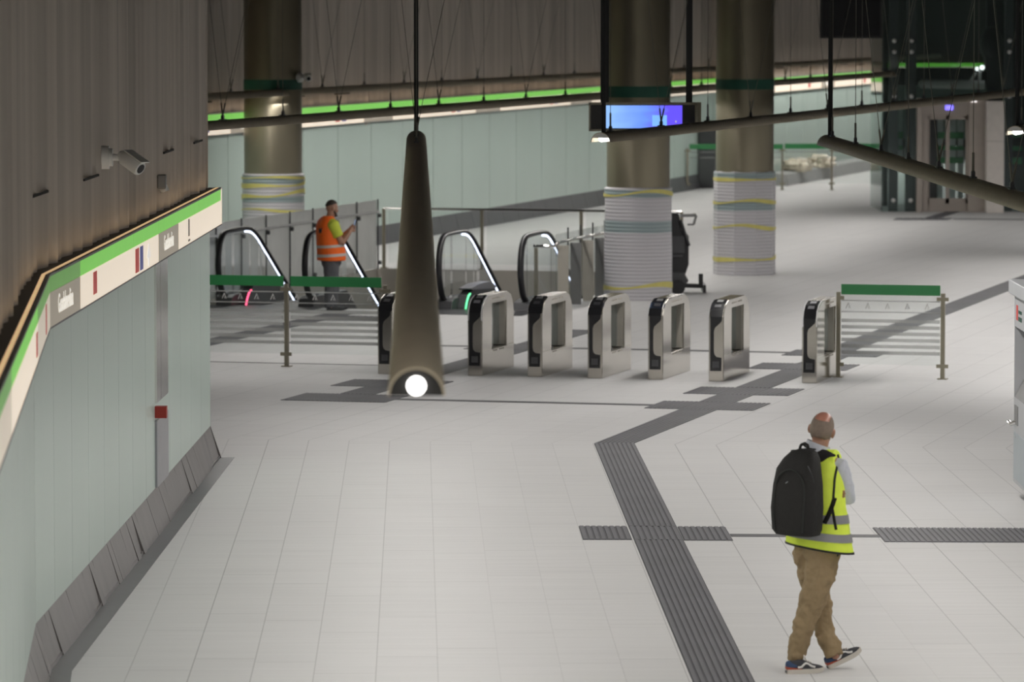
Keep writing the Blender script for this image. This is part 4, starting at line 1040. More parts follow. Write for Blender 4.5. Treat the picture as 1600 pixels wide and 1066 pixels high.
mb = MB(); mbox(-.004, .01, W2 - .62, W2 - .36, 1.69, 1.73); mbox(-.004, .01, W2 - .62, W2 - .36, 1.76, 1.79); mb.build('green_mark', M_ringgr, o)
mb = MB(); mb.tube([(0, W2 - .18, .72), (-.045, W2 - .16, .70), (-.06, W2 - .1, .715)], .02, 8); mb.build('lever', M_steel2, o, smooth=True)
mb = MB(); mb.tube([(-.01, W2 - .2, .58), (.01, W2 - .2, .58)], .014, 8); mb.build('lock', M_steel2, o)
for y in (-W2 + .15, W2 - .45):
    mb = MB(); mbox(.08, .50, y - .06, y + .06, 0, .15); mb.build('foot', M_machdk, o)

# ================================================================== THINGS FAR BEHIND THE BARRIERS
def heap(label, c, rad, seed):
    bm = bmesh.new(); bmesh.ops.create_icosphere(bm, subdivisions=4, radius=1.0); rnd = random.Random(seed)
    dirs = [(Vector((rnd.gauss(0, 1), rnd.gauss(0, 1), rnd.gauss(0, 1))).normalized(), rnd.uniform(2, 7), rnd.uniform(0, 6)) for _ in range(16)]
    for v in bm.verts:
        p = v.co.copy(); k = 1 + sum(.055 * math.sin(f * p.dot(d) * 2 + ph) for d, f, ph in dirs)
        v.co = Vector((p.x * rad[0] * k, p.y * rad[1] * k, max(-.02, (p.z * rad[2] * k + rad[2] * .55))))
    me = bpy.data.meshes.new('plastic_heap'); bm.to_mesh(me); bm.free(); me.materials.append(M_plastic); me.shade_smooth()
    h = bpy.data.objects.new('plastic_heap', me); COL.objects.link(h); h.location = c
    return tag(h, label, 'plastic heap')
heap('smaller heap of crumpled plastic on the wall ledge, nearer the creased column', bw2(120.7, .32) + nb * .25, (.40, .36, .20), 1)
heap('larger heap of crumpled plastic on the wall ledge, nearer the lift', bw2(123.9, .32) + nb * .25, (.40, .62, .21), 2)
q = bw(117.6)
o = thing('dark_gap_box', 'dark grey box put in for the shaded corner at the back wall, left of the creased white column wrap', 'cabinet', q + nb * .24, -TH)  # dark box added where the wall step is only a shaded gap
mb = MB(); mb.box((0, 0, .80), (.42, 1.0, 1.6)); mb.build('body', M_dkmetal, o, bevel=.01)
mb = MB(); mb.box((.213, 0, .82), (.008, .92, 1.45)); mb.build('door', M_black, o)
# ================================================================== PEOPLE
M_skin = mat('skin', (0.43, 0.235, 0.165), 0.5, var=0.08, scale=14)
M_skin2 = mat('tanned_skin', (0.36, 0.195, 0.13), 0.5, var=0.08, scale=14)
M_bald = mat('reddened_scalp', (0.52, 0.235, 0.17), 0.33, var=0.06, scale=10)
M_stub = mat('grey_brown_stubble', (0.25, 0.19, 0.15), 0.75, var=0.12, scale=40)
M_dkhair = mat('dark_brown_hair', (0.035, 0.026, 0.02), 0.6, var=0.2, scale=60)
M_shirt = mat('pale_blue_white_shirt', (0.60, 0.62, 0.68), 0.8, var=0.05, scale=9, bump=0.35, bscale=16)
M_hiviz = mat('fluorescent_yellow_vest', (0.80, 0.98, 0.09), 0.7, var=0.05, scale=8, bump=0.25, bscale=12)
M_orange = mat('fluorescent_orange_vest', (0.95, 0.155, 0.012), 0.7, emis=0.0, var=0.05, scale=8, bump=0.25, bscale=12)
M_ytee = mat('yellow_green_tee', (0.55, 0.62, 0.06), 0.8, var=0.06, scale=10, bump=0.2, bscale=14)
M_refl = mat('grey_reflective_tape', (0.30, 0.30, 0.31), 0.4, 0.1, var=0.05)
M_refl2 = mat('pale_reflective_tape', (0.58, 0.54, 0.50), 0.4, 0.1, var=0.05)
M_trim = mat('black_piping', (0.02, 0.022, 0.02), 0.7)
M_khaki = mat('khaki_trousers', (0.31, 0.225, 0.125), 0.85, var=0.10, scale=5, bump=0.55, bscale=11)
M_gtrous = mat('grey_work_trousers', (0.10, 0.10, 0.11), 0.85, var=0.10, scale=5, bump=0.5, bscale=11)
M_pack = mat('black_backpack_cloth', (0.014, 0.013, 0.012), 0.75, var=0.15, scale=30, bump=0.25, bscale=90)
M_sole = mat('off_white_sole', (0.60, 0.56, 0.50), 0.6, var=0.05)
M_shoe = mat('charcoal_shoe_cloth', (0.04, 0.04, 0.048), 0.8, var=0.1, scale=30)
M_navy = mat('navy_shoe_cloth', (0.035, 0.065, 0.14), 0.8, var=0.1, scale=30)
M_rust = mat('rust_red_band', (0.38, 0.07, 0.035), 0.7)
M_strp = mat('white_shoe_stripe', (0.75, 0.73, 0.70), 0.6)

def FR(deg):
    a = math.radians(deg); return Vector((math.sin(a), math.cos(a), 0)), Vector((math.cos(a), -math.sin(a), 0))
def ering(c, rx, ry, yaw, n=32, pw=2.4):
    F, R = FR(yaw); out = []
    for k in range(n):
        t = 2 * math.pi * k / n; cs, sn = math.cos(t), math.sin(t)
        out.append(Vector(c) + R * (rx * math.copysign(abs(cs) ** (2 / pw), cs)) + F * (ry * math.copysign(abs(sn) ** (2 / pw), sn)))
    return out
def lerp_sections(secs, z):
    """secs: list of (z, cx, cy, rx, ry) ascending"""
    if z <= secs[0][0]: return secs[0][1:]
    for a, b in zip(secs, secs[1:]):
        if z <= b[0]:
            t = (z - a[0]) / (b[0] - a[0]); return tuple(a[i] + (b[i] - a[i]) * t for i in range(1, 5))
    return secs[-1][1:]
def band(secs, z0, z1, yaw, off, m, name, parent, tilt=None, n=48):
    mb = MB(); rings = []
    for z, o in ((z0, off - .006), (z0, off), ((z0 + z1) / 2, off), (z1, off), (z1, off - .006)):
        cx, cy, rx, ry = lerp_sections(secs, z); r = ering((cx, cy, z), rx + o, ry + o, yaw, n)
        if tilt: r = [p + Vector((0, 0, tilt * (p.x - cx))) for p in r]
        rings.append(r)
    vs = [[mb.v(p) for p in r] for r in rings]
    for A, B in zip(vs, vs[1:] + vs[:1]):
        for k in range(n): mb.face([A[k], A[(k + 1) % n], B[(k + 1) % n], B[k]])
    return mb.build(name, m, parent, smooth=True)
def hand(mb, wrist, d, nrm, thumb_side, curl=0.5, s=1.0):
    """palm, four unequal bent fingers and a thumb leaving the side of the palm; nrm points out of the palm"""
    d = Vector(d).normalized(); nrm = (Vector(nrm) - d * Vector(nrm).dot(d)).normalized(); w = d.cross(nrm) * thumb_side
    wrist = Vector(wrist); L = .095 * s
    mb.tube([wrist - d * .01, wrist + d * .03 * s, wrist + d * .07 * s, wrist + d * L], [.017 * s, .016 * s, .015 * s, .012 * s], 12, rx=[.025 * s, .034 * s, .042 * s, .040 * s], side=w)
    for i, (off, ln) in enumerate(((.030, .072), (.010, .080), (-.010, .075), (-.029, .058))):
        p = wrist + d * (L - .006) + w * off * s; a = 0.0; pts = [p - d * .015]; rr = [.0095 * s]
        for j, f in enumerate((.45, .30, .25)):
            a += curl * (0.75 if j == 0 else 1.0) * (1 + .08 * i)
            pts.append(p); rr.append(.0092 * s * (1 - .08 * j))
            p = p + (d * math.cos(a) + nrm * math.sin(a)) * ln * f * s
        pts.append(p); rr.append(.0065 * s)
        mb.tube(pts, rr, 8)
    b = wrist + d * .028 * s + w * .03 * s
    mb.tube([b - w * .012 * s, b + w * .018 * s + d * .020 * s + nrm * .008 * s, b + w * .028 * s + d * .048 * s + nrm * .018 * s, b + w * .026 * s + d * .070 * s + nrm * .026 * s], [.013 * s, .012 * s, .0105 * s, .008 * s], 8)
def head(mb, c, M, s=1.0):
    """skin parts of a head: c centre of the cranium, M orientation (x right, y face, z up)"""
    c = Vector(c)
    T = lambda x, y, z: c + M @ Vector((x * s, y * s, z * s))
    mb.ball(T(0, -.012, .012), (.076 * s, .096 * s, .103 * s), 20, 14, M)
    mb.ball(T(0, .020, -.045), (.062 * s, .078 * s, .078 * s), 18, 12, M)
    mb.ball(T(0, .050, -.098), (.040 * s, .038 * s, .026 * s), 14, 10, M)          # chin
    mb.tube([T(0, .082, .012), T(0, .098, -.018), T(0, .112, -.036)], [.009 * s, .011 * s, .014 * s], 10)   # nose
    for x in (-1, 1):
        mb.ball(T(x * .014, .098, -.040), (.009 * s, .010 * s, .008 * s), 8, 6, M)
        mb.ball(T(x * .034, .068, .020), (.024 * s, .016 * s, .008 * s), 10, 6, M)  # brow
        mb.ball(T(x * .046, .058, -.030), (.022 * s, .020 * s, .020 * s), 10, 8, M)  # cheek
        mb.ball(T(x * .079, -.004, -.012), (.010 * s, .021 * s, .033 * s), 12, 8, M)  # ear
        mb.ball(T(x * .086, -.012, -.006), (.006 * s, .020 * s, .026 * s), 12, 8, M)
    mb.ball(T(0, .092, -.064), (.024 * s, .010 * s, .007 * s), 10, 6, M); mb.ball(T(0, .089, -.075), (.021 * s, .010 * s, .007 * s), 10, 6, M)  # lips
def eyes(c, M, parent, s=1.0):
    c = Vector(c)
    for x in (-1, 1):
        mb = MB(); mb.ball(c + M @ Vector((x * .032 * s, .079 * s, .002 * s)), .0115 * s, 12, 8); mb.build('eye', mat('eye_white', (.7, .68, .64), .2, var=0) if 'eye_white' not in MATS else MATS['eye_white'], parent, smooth=True)
def orient(yaw, pitch=0.0, roll=0.0):
    """yaw clockwise from away, pitch nods down, roll lowers the right side (degrees)"""
    return (Matrix.Rotation(-math.radians(yaw), 3, 'Z') @ Matrix.Rotation(-math.radians(pitch), 3, 'X') @ Matrix.Rotation(math.radians(roll), 3, 'Y'))
def hair_cap(c, M, keep, m, parent, s=1.0, off=.004, name='hair'):
    bm = bmesh.new(); bmesh.ops.create_uvsphere(bm, u_segments=48, v_segments=32, radius=1.0)
    dele = [f for f in bm.faces if not keep(f.calc_center_median())]
    bmesh.ops.delete(bm, geom=dele, context='FACES')
    for v in bm.verts:
        p = v.co; v.co = Vector(c) + M @ Vector((p.x * (.076 + off) * s, (p.y * (.096 + off) - .012) * s, (p.z * (.103 + off) + .012) * s))
    me = bpy.data.meshes.new(name); bm.to_mesh(me); bm.free(); me.materials.append(m); me.shade_smooth()
    o = bpy.data.objects.new(name, me); COL.objects.link(o); o.parent = parent
    md = o.modifiers.new('t', 'SOLIDIFY'); md.thickness = .006 * s; md.offset = -1
    return o
def shoe(parent, heel, yaw, pitch=0.0, s=1.0, stripes=True, plain=None):
    """heel: ground contact of the heel in the parent's frame"""
    Mx = Matrix.Translation(Vector(heel)) @ Matrix.Rotation(-math.radians(yaw), 4, 'Z') @ Matrix.Rotation(math.radians(pitch), 4, 'X') @ Matrix.Scale(s, 4)
    def T(x, y, z): return Mx @ Vector((x, y, z))
    def hw(y): return .0 + .036 + .012 * math.sin(max(0, min(1, (y - .06) / .2)) * math.pi) - (.020 * max(0, (y - .23) / .05) ** 2) - (.012 * max(0, (.03 - y) / .03) ** 2)
    ys = [0.0, .006, .02, .05, .09, .13, .17, .21, .24, .262, .276, .284]
    def sec(y, z0, z1, k=1.0, top=1.0):
        w = max(.006, hw(y)) * k; return [T(-w, y, z0), T(w, y, z0), T(w * 1.01, y, (z0 + z1) / 2), T(w * top, y, z1), T(-w * top, y, z1), T(-w * 1.01, y, (z0 + z1) / 2)]
    up = lambda y: .012 * max(0, (y - .2) / .08) ** 2
    mb = MB(); mb.loft([sec(y, up(y), .036 + up(y) * .6, 1.06) for y in ys]); so = mb.build('sole', M_sole if not plain else plain, parent)
    tops = {0.0: .085, .006: .092, .02: .096, .05: .094, .09: .100, .13: .098, .17: .080, .21: .066, .24: .060, .262: .054, .276: .046, .284: .040}
    mb = MB()
    rings = []
    for y in ys:
        w = max(.005, hw(y)); t = tops[y]; z0 = .03 + up(y) * .5; ring = []
        for k in range(14):
            a = math.pi * k / 13; ring.append(T(w * math.cos(a) * (1 if a else 1), y, z0 + (t - z0) * (max(0.0, math.sin(a)) ** .6)))
        rings.append(ring)
    mb.loft(rings); o = mb.build('shoe', M_shoe if not plain else plain, parent, smooth=True); so.parent = o
    if plain: return o
    mb = MB(); rr = []
    for y in [-.002, .004, .02, .045, .07]:
        w = max(.005, hw(max(y, 0))) + .0025; t = tops[min(tops, key=lambda q: abs(q - y))] * (1 - .25 * max(0, (y - .02) / .05)); rr.append([T(w * math.cos(math.pi * k / 13), y, .05 + (t - .05) * (max(0.0, math.sin(math.pi * k / 13)) ** .6)) for k in range(14)])
    mb.loft(rr, cap=True); mb.build('heel_cup', M_navy, o, smooth=True)
    mb = MB(); rr = []
    for y in [-.003, .004, .02, .05, .09, .11]:
        w = max(.005, hw(max(y, 0))) + .003; hgt = .052 - .016 * max(0, y / .11); rr.append([T(-w, y, .034), T(w, y, .034), T(w, y, hgt), T(-w, y, hgt)])
    mb.loft(rr); mb.build('red_band', M_rust, o)
    mb = MB(); mb.box((0, 0, 0), (.001, .001, .001)) if False else None
    mb.prism([T(-.018, -.0045, .008), T(.018, -.0045, .008), T(.018, -.0045, .026), T(-.018, -.0045, .026)], (Mx.to_3x3() @ Vector((0, -.002, 0)))); 
    mb.build('heel_tab', M_dkmetal, o)
    for sx in (-1, 1):
        pts = [(.075, .048), (.10, .052), (.118, .068), (.135, .078), (.155, .070), (.18, .056), (.205, .049)]
        path = []
        for y, z in pts:
            w = hw(y); z0 = .03; t = tops[min(tops, key=lambda q: abs(q - y))]; f = min(.98, max(0, (z - z0) / (t - z0))); a = math.asin(min(1, f ** (1 / .6))); path.append(T(sx * (w * math.cos(a) + .003), y, z))
        mb = MB(); mb.tube(sm(path, 4), .0075, 8, rx=.004, side=Mx.to_3x3() @ Vector((sx, 0, 0))); mb.build('side_stripe', M_strp, o, smooth=True)
    mb = MB()
    for y, z in ((.135, .100), (.152, .092), (.168, .084), (.184, .077)): mb.tube([T(-.022, y, z - .004), T(0, y + .004, z + .004), T(.022, y, z - .004)], .0045, 6)
    for sx in (-1, 1): mb.tube(sm([T(0, .13, .105), T(sx * .02, .14, .128), T(sx * .045, .125, .118), T(sx * .03, .118, .102)], 5), .0035, 6)
    mb.build('laces', M_strp, o, smooth=True)
    return o

# ------------------------------------------------------------------ man with the backpack
base2 = G(1280, 1048)
man = thing('person', 'bald person in yellow vest and khaki trousers walking away, black backpack on the back', 'person', base2)
def P2(px, py, yo=0.0): return D(px, py, base2.y + yo) - base2
TY = 38
Ft, Rt = FR(TY)
vz = [(.86, 1280, .012, .255, .165), (.98, 1278, .008, .238, .158), (1.12, 1275, .004, .226, .150), (1.26, 1271, 0, .228, .148), (1.38, 1269, 0, .232, .142), (1.45, 1269, 0, .218, .122), (1.50, 1270, 0, .175, .100), (1.535, 1273, 0, .085, .075)]
vsec = [(z, (px - 1280) / 223.6, cy, rx, ry) for z, px, cy, rx, ry in vz]
hm = P2(1284.5, 671, .03); Hm = orient(16, -2, 11)
elR = P2(1325, 779, .02); wrR = P2(1284, 773, .27); shR = P2(1311, 726, -.10)
shL = P2(1236, 727, .13); elL = P2(1240, 782, .30); wrL = P2(1305, 779, .0)
# body: one continuous skin surface
mb = MB()
head(mb, hm, Hm, 1.07)
mb.tube([P2(1275, 716, .0), P2(1279, 702, .0), P2(1283, 686, .015)], [.075, .060, .060], 16)
mb.loft([ering((c[1], c[2], c[0]), c[3] - .03, c[4] - .03, TY, 24) for c in vsec[1:]])
mb.tube([shR, shR.lerp(elR, .5), elR], [.046, .044, .040], 12); mb.tube([elR, elR.lerp(wrR, .5), wrR], [.041, .038, .028], 12)
mb.tube([shL, shL.lerp(elL, .5), elL], [.046, .044, .040], 12); mb.tube([elL, elL.lerp(wrL, .5), wrL], [.041, .036, .028], 12)
mb.tube([shR, Vector((vsec[4][1], 0, 1.42)), shL], [.05, .09, .05], 12)
hand(mb, wrL, P2(1313, 771, -.12) - wrL, Vector((1, .3, 0)), -1, .25)
hand(mb, wrR, P2(1258, 768, .33) - wrR, Vector((0, -1, 0)), -1, .35)
hipR, knR, anR = P2(1284, 866, -.05), P2(1267, 945, -.07), P2(1246, 1036, -.04)
hipL, knL, anL = P2(1260, 862, .08), P2(1285, 950, .10), P2(1304, 1024, .05)
legR = [P2(1278, 842, 0), P2(1285, 868, -.05), P2(1281, 900, -.07), P2(1273, 930, -.085), P2(1264, 955, -.075), P2(1256, 978, -.065), P2(1249, 1000, -.055), P2(1245.5, 1018, -.045), anR]
legL = [P2(1268, 842, .03), P2(1262, 864, .07), P2(1270, 905, .09), P2(1281, 935, .11), P2(1286, 955, .11), P2(1287, 980, .10), P2(1293, 1000, .08), P2(1300, 1011, .065), anL]
mb.tube(legR, [.10, .085, .075, .065, .05, .046, .042, .036, .032], 12); mb.tube(legL, [.09, .08, .07, .055, .046, .042, .04, .036, .032], 12)
fr = G(1229, 1053) - base2; fl = G(1295, 1045.5) - base2
mb.tube([anR, fr + Vector((.06, .02, .06)), fr + Vector((.16, .05, .055))], [.03, .03, .025], 10)
mb.tube([anL, fl + Vector((.06, .02, .08)), fl + Vector((.14, .05, .12))], [.03, .03, .025], 10)
mb.build('body', M_skin, man, remesh=.0065, fair=2)
eyes(hm, Hm, man, 1.07)
hair_cap(hm, Hm, lambda p: (p.z < .52 - .5 * max(0, p.y + .35) or (abs(p.x) > .62 and p.z < .8)) and p.y < .42 and p.z > -.72 - .2 * p.y and not (p.z < -.25 and p.y > .05), M_stub, man, 1.07, off=.0015)
hair_cap(hm, Hm, lambda p: p.z > .50 - .5 * max(0, p.y + .35) and p.y < .6 and not (abs(p.x) > .66 and p.z < .8), M_bald, man, 1.07, off=.0008, name='bald_scalp')
# shirt: sleeves rolled at the elbow and a collar
mb = MB()
mb.tube([shR - Rt * .06, shR + Rt * .0, shR.lerp(elR, .35), shR.lerp(elR, .7), elR, elR.lerp(wrR, .22)], [.055, .066, .067, .062, .056, .050], 16)
mb.tube([shL + Rt * .06, shL, shL.lerp(elL, .5), elL, elL.lerp(wrL, .25)], [.085, .073, .066, .062, .055], 16)
mb.loft([ering((c[1], c[2], c[0]), c[3] - .016, c[4] - .016, TY, 24) for c in vsec[1:]])
shirt = mb.build('shirt', M_shirt, man, remesh=.009, fair=3, crumple=(.05, .014))
mb = MB(); rings = []
cc = P2(1279, 700, .0)
for z, r in ((-.065, .118), (-.02, .094), (.022, .081), (.032, .079), (.026, .072), (-.03, .085)):
    rings.append([p + Vector((0, 0, -.38 * (p.x - cc.x))) for p in ering(cc + Vector((0, 0, z)), r, r * .98, 20, 28, 2)])
vs = [[mb.v(p) for p in r] for r in rings]
for A, B in zip(vs, vs[1:]):
    for k in range(28): mb.face([A[k], A[(k + 1) % 28], B[(k + 1) % 28], B[k]])
mb.build('collar', M_shirt, shirt, smooth=True)
# trousers
mb = MB()
mb.ball(P2(1277, 845, .02), (.165, .115, .13), 20, 12)
mb.tube([P2(1278, 838, 0), P2(1285, 868, -.05), P2(1281, 900, -.07), P2(1273, 930, -.085), P2(1264, 955, -.075), P2(1256, 978, -.065), P2(1249, 1000, -.055), P2(1245.5, 1018, -.045), P2(1244.5, 1033, -.045)], [.125, .125, .106, .096, .084, .076, .073, .067, .062], 20)
mb.tube([P2(1268, 840, .03), P2(1262, 864, .07), P2(1270, 905, .09), P2(1281, 935, .11), P2(1286, 955, .11), P2(1287, 980, .10), P2(1293, 1000, .08), P2(1300, 1012, .065), P2(1304, 1025, .055)], [.105, .105, .093, .081, .072, .068, .070, .068, .060], 20)
for q, r, k in ((P2(1269, 948, -.11), .07, 1), (P2(1290, 1003, .03), .055, 1)):
    mb.tube([q + Vector((-.06, -.0, .012)), q + Vector((.06, 0, -.012))], [.02, .02], 10)
tr = mb.build('trousers', M_khaki, man, remesh=.008, fair=3, crumple=(.06, .036))
mb = MB(); mb.tube([P2(1310, 850, -.08), P2(1309, 862, -.09), P2(1305, 874, -.10)], [.012, .016, .004], 8, rx=[.014, .02, .006], side=(1, 0, 0)); mb.build('pocket_opening', M_trim, tr, smooth=True)
# vest with two grey bands and black piping
mb = MB(); rings = [ering((c[1], c[2], c[0]), c[3], c[4], TY, 40) for c in vsec]
rings = [[p + Vector((0, 0, -.13 * (p.x) if i == 0 else (-.06 * p.x if i == 1 else 0))) for p in r] for i, r in enumerate(rings)]
mb.loft(rings); 
mb.tube([shL + Vector((.02, -.02, .02)), Vector((vsec[5][1], 0, 1.46)), shR + Vector((-.008, .02, .025))], [.085, .095, .082], 16)
vest = mb.build('vest', M_hiviz, man, remesh=.010, fair=3, crumple=(.13, .012))
band(vsec, 1.055, 1.115, TY, .006, M_refl, 'reflective_band', vest, -.04)
band(vsec, .930, .988, TY, .006, M_refl, 'reflective_band', vest, -.08)
band(vsec, .858, .872, TY, .004, M_trim, 'hem_piping', vest, -.13)
from mathutils.bvhtree import BVHTree
vb = BVHTree.FromPolygons([v.co.copy() for v in vest.data.vertices], [tuple(f.vertices) for f in vest.data.polygons])
CO = Vector((0, 0, CAM_H)) - base2
def on_vest(px, py, off=.008):
    h, n_, _, _ = vb.ray_cast(CO, ray(px, py).normalized())
    return (h + n_ * off) if h is not None else P2(px, py, -.12)
mb = MB(); mb.tube(sm([on_vest(x, y, .004) for x, y in ((1308, 711), (1309, 716), (1308, 724), (1306, 736), (1304, 748), (1303, 762), (1302, 775), (1302, 783))], 4), .008, 8); mb.build('armhole_piping', M_trim, vest, smooth=True)
mb = MB(); mb.tube(sm([on_vest(x, y, .004) for x, y in ((1256, 704), (1262, 701), (1270, 702), (1278, 704), (1286, 708))], 4), .006, 8); mb.build('neck_piping', M_trim, vest, smooth=True)
shoe(man, fr, 76, 0, .95)
shoe(man, fl, 74, 24, .95)

# backpack, worn by the walking man
bc = P2(1246.5, 838, -.215)
pack = thing('backpack', 'black backpack on the back of the walker in the yellow vest', 'backpack', base2 + bc, -math.radians(TY))
def rrect(z, w, dp, cx=0.0, cy=0.0, n=32, pw=4.0):
    out = []
    for k in range(n):
        t = 2 * math.pi * k / n; cs, sn = math.cos(t), math.sin(t)
        out.append(Vector((cx + w / 2 * math.copysign(abs(cs) ** (2 / pw), cs), cy + dp / 2 * math.copysign(abs(sn) ** (2 / pw), sn), z)))
    return out
mb = MB(); mb.loft([rrect(0, .22, .10, 0, .02), rrect(.012, .31, .17, 0, .0), rrect(.05, .345, .21, 0, -.01), rrect(.20, .36, .225, 0, -.01), rrect(.36, .345, .205), rrect(.47, .315, .175, 0, .01), rrect(.54, .26, .14, .01, .03), rrect(.585, .19, .10, .015, .05), rrect(.605, .10, .05, .02, .06)])
bag = mb.build('bag', M_pack, pack, smooth=True)
mb = MB()
arch = [(-.115, .04), (-.125, .20), (-.12, .34), (-.085, .43), (0, .47), (.085, .43), (.12, .34), (.125, .20), (.115, .04)]
def fy(z): return -.01 - .1125 + (0 if z < .25 else (z - .25) * .17) - .003
mb.tube(sm([Vector((x, fy(z) + (.012 if abs(x) > .1 else 0), z)) for x, z in arch], 5), .006, 8); mb.build('pocket_seam', M_trim, bag, smooth=True)
mb = MB(); mb.tube(sm([Vector((.12, -.06, .50)), Vector((.155, -.05, .42)), Vector((.172, -.03, .25)), Vector((.17, -.03, .06))], 5), .006, 8); mb.build('side_zip', M_rubber, bag, smooth=True)
mb = MB(); mb.beam((-.035, fy(.40) - .002, .375), (-.015, fy(.40) - .002, .388), .004, .006); mb.build('badge', M_alu, bag)
mb = MB(); mb.tube(sm([Vector((-.03, .06, .59)), Vector((-.02, .07, .632)), Vector((.03, .07, .632)), Vector((.04, .06, .59))], 4), .010, 8); mb.build('grab_handle', M_pack, pack, smooth=True)
pin = pack.matrix_basis.inverted()
def bk(v): return pin @ (base2 + v)
def strap(pts, name, r=.006, rx=.028, side=None):
    mb = MB(); mb.tube(sm([bk(p) for p in pts], 5), r, 10, rx=rx, side=side or Vector((1, 0, 0))); return mb.build(name, M_pack, pack, smooth=True)
strap([P2(1303, 712, -.06), P2(1306, 716, .02), P2(1310, 735, .12), P2(1311, 762, .12)], 'shoulder_strap', .008, .028, Vector((1, 0, 0)))
strap([on_vest(1303, 778, .012), on_vest(1299, 792, .012), on_vest(1294, 806, .014), P2(1288, 818, -.21)], 'lower_strap', .005, .020, Vector((1, 0, 0)))
strap([P2(1250, 712, -.16), P2(1244, 707, -.10), P2(1242, 705, .02), P2(1246, 715, .12), P2(1256, 745, .20), P2(1250, 790, .18), P2(1232, 800, .08), P2(1222, 812, -.08)], 'shoulder_strap', .008, .030)
top_ = [(1257, 703.5), (1264, 704.5), (1272, 705.8), (1279, 706), (1286, 705), (1293, 706.5), (1299, 709), (1303, 712)]
bot_ = [(1257, 722), (1264, 723), (1272, 723.5), (1279, 724), (1286, 721.5), (1292, 717), (1297, 714.5), (1302, 714)]
mb = MB(); rings = []
for (xa, ya), (xb, yb) in zip(top_, bot_):
    col_ = [(xa + (xb - xa) * f, ya + (yb - ya) * f) for f in (0, .33, .67, 1)]
    rings.append([bk(on_vest(x, y, .016)) for x, y in col_] + [bk(on_vest(x, y, .002)) for x, y in col_[::-1]])
mb.loft(rings); mb.build('yoke', M_pack, pack, smooth=True)
mb = MB(); mb.tube([bk(on_vest(1299, 792, .018)), bk(on_vest(1301, 803, .020)), bk(on_vest(1303, 815, .020)), bk(on_vest(1305, 828, .022))], .003, 8, rx=.012, side=bk(base2) * 0 + Vector((1, 0, 0))); mb.build('strap_tail', M_pack, pack, smooth=True)
mb = MB(); mb.tube(sm([bk(P2(1262, 700, -.13)), bk(P2(1257, 697, -.13)), bk(P2(1254, 694, -.13)), bk(P2(1258, 692, -.13)), bk(P2(1263, 697, -.13))], 4), .005, 8); mb.build('cord_loop', M_trim, pack, smooth=True)

# ------------------------------------------------------------------ worker with the phone
base1 = G(517, 485)
w1 = thing('person', 'dark-haired person in orange vest and grey trousers looking down at a phone', 'person', base1)
def P1(px, py, yo=0.0): return D(px, py, base1.y + yo) - base1
SC1 = FPX / base1.y
TW_ = 66
vz = [(.765, 518, 0, .225, .205), (.90, 518, 0, .225, .205), (1.05, 516, 0, .220, .195), (1.20, 513.5, 0, .215, .175), (1.30, 512, 0, .205, .155), (1.37, 511.5, 0, .18, .125), (1.42, 512, 0, .12, .09), (1.445, 513, 0, .07, .06)]
wsec = [(z, (px - 517) / SC1, cy, rx, ry) for z, px, cy, rx, ry in vz]
Fw, Rw = FR(TW_)
hw_ = P1(519, 324.5, .03); Hw = orient(68, 14, 0)
sR = P1(521, 352, -.17); eR = P1(533.5, 381, -.16); rR = P1(547, 362, -.06)
sL = P1(511, 350, .19); eL = P1(531, 375, .20); rL = P1(546, 359, .06)
mb = MB(); head(mb, hw_, Hw, .97)
mb.tube([P1(513, 346, 0), P1(516, 339, .01), P1(518, 330, .02)], [.075, .062, .060], 16)
mb.loft([ering((c[1], c[2], c[0]), c[3] - .03, c[4] - .03, TW_, 24) for c in wsec])
for a_, b_, c_ in ((sR, eR, rR), (sL, eL, rL)):
    mb.tube([a_, a_.lerp(b_, .5), b_], [.055, .052, .046], 12); mb.tube([b_, b_.lerp(c_, .4), c_], [.047, .045, .030], 12)
mb.tube([sR, Vector((wsec[4][1], 0, 1.33)), sL], [.06, .1, .06], 12)
ph = P1(554.3, 350.5, 0)
hand(mb, rR, ph - rR + Vector((0, 0, -.02)), Vector((0, 1, .25)), -1, .55)
hand(mb, rL, ph - rL + Vector((0, 0, -.02)), Vector((0, -1, .25)), 1, .55)
for yo, x0 in ((-.10, 515.5), (.10, 519)):
    mb.tube([P1(517, 408, yo), P1(518, 445, yo), P1(x0 + 1, 478, yo)], [.085, .06, .04], 12); mb.tube([P1(x0 + 1, 478, yo), P1(x0 + 4, 482, yo), P1(x0 + 6, 481, yo)], [.035, .02, .012], 10)
mb.build('body', M_skin2, w1, remesh=.008, fair=2)
eyes(hw_, Hw, w1, .97)
hair_cap(hw_, Hw, lambda p: p.z > .62 - .55 * max(0, .75 - (p.y + .35)) and p.y < .80 and not (p.z < -.1 and p.y > -.3) and p.z > -.75, M_dkhair, w1, .97, .009)
mb = MB(); T = lambda x, y, z: hw_ + Hw @ (Vector((x, y, z)) * .97)
mb.tube([T(-.066, .02, -.05), T(-.056, .062, -.085), T(-.025, .088, -.108), T(.025, .088, -.108), T(.056, .062, -.085), T(.066, .02, -.05)], [.012, .018, .020, .020, .018, .012], 10); mb.build('beard', mat('short_beard', (0.06, 0.04, 0.03), .8), w1, smooth=True)
# tee shirt
mb = MB(); mb.loft([ering((c[1], c[2], c[0]), c[3] - .014, c[4] - .014, TW_, 24) for c in wsec])
mb.tube([P1(513, 345, 0), P1(515.5, 340, .01)], [.085, .070], 18)
for a_, b_, sg in ((sR, eR, -1), (sL, eL, 1)): mb.tube([a_ + Rw * (-.08 if a_ is sR else .08), a_, a_.lerp(b_, .35), a_.lerp(b_, .62)], [.105, .095, .086, .084], 16)
mb.build('tee_shirt', M_ytee, w1, remesh=.011, fair=2)
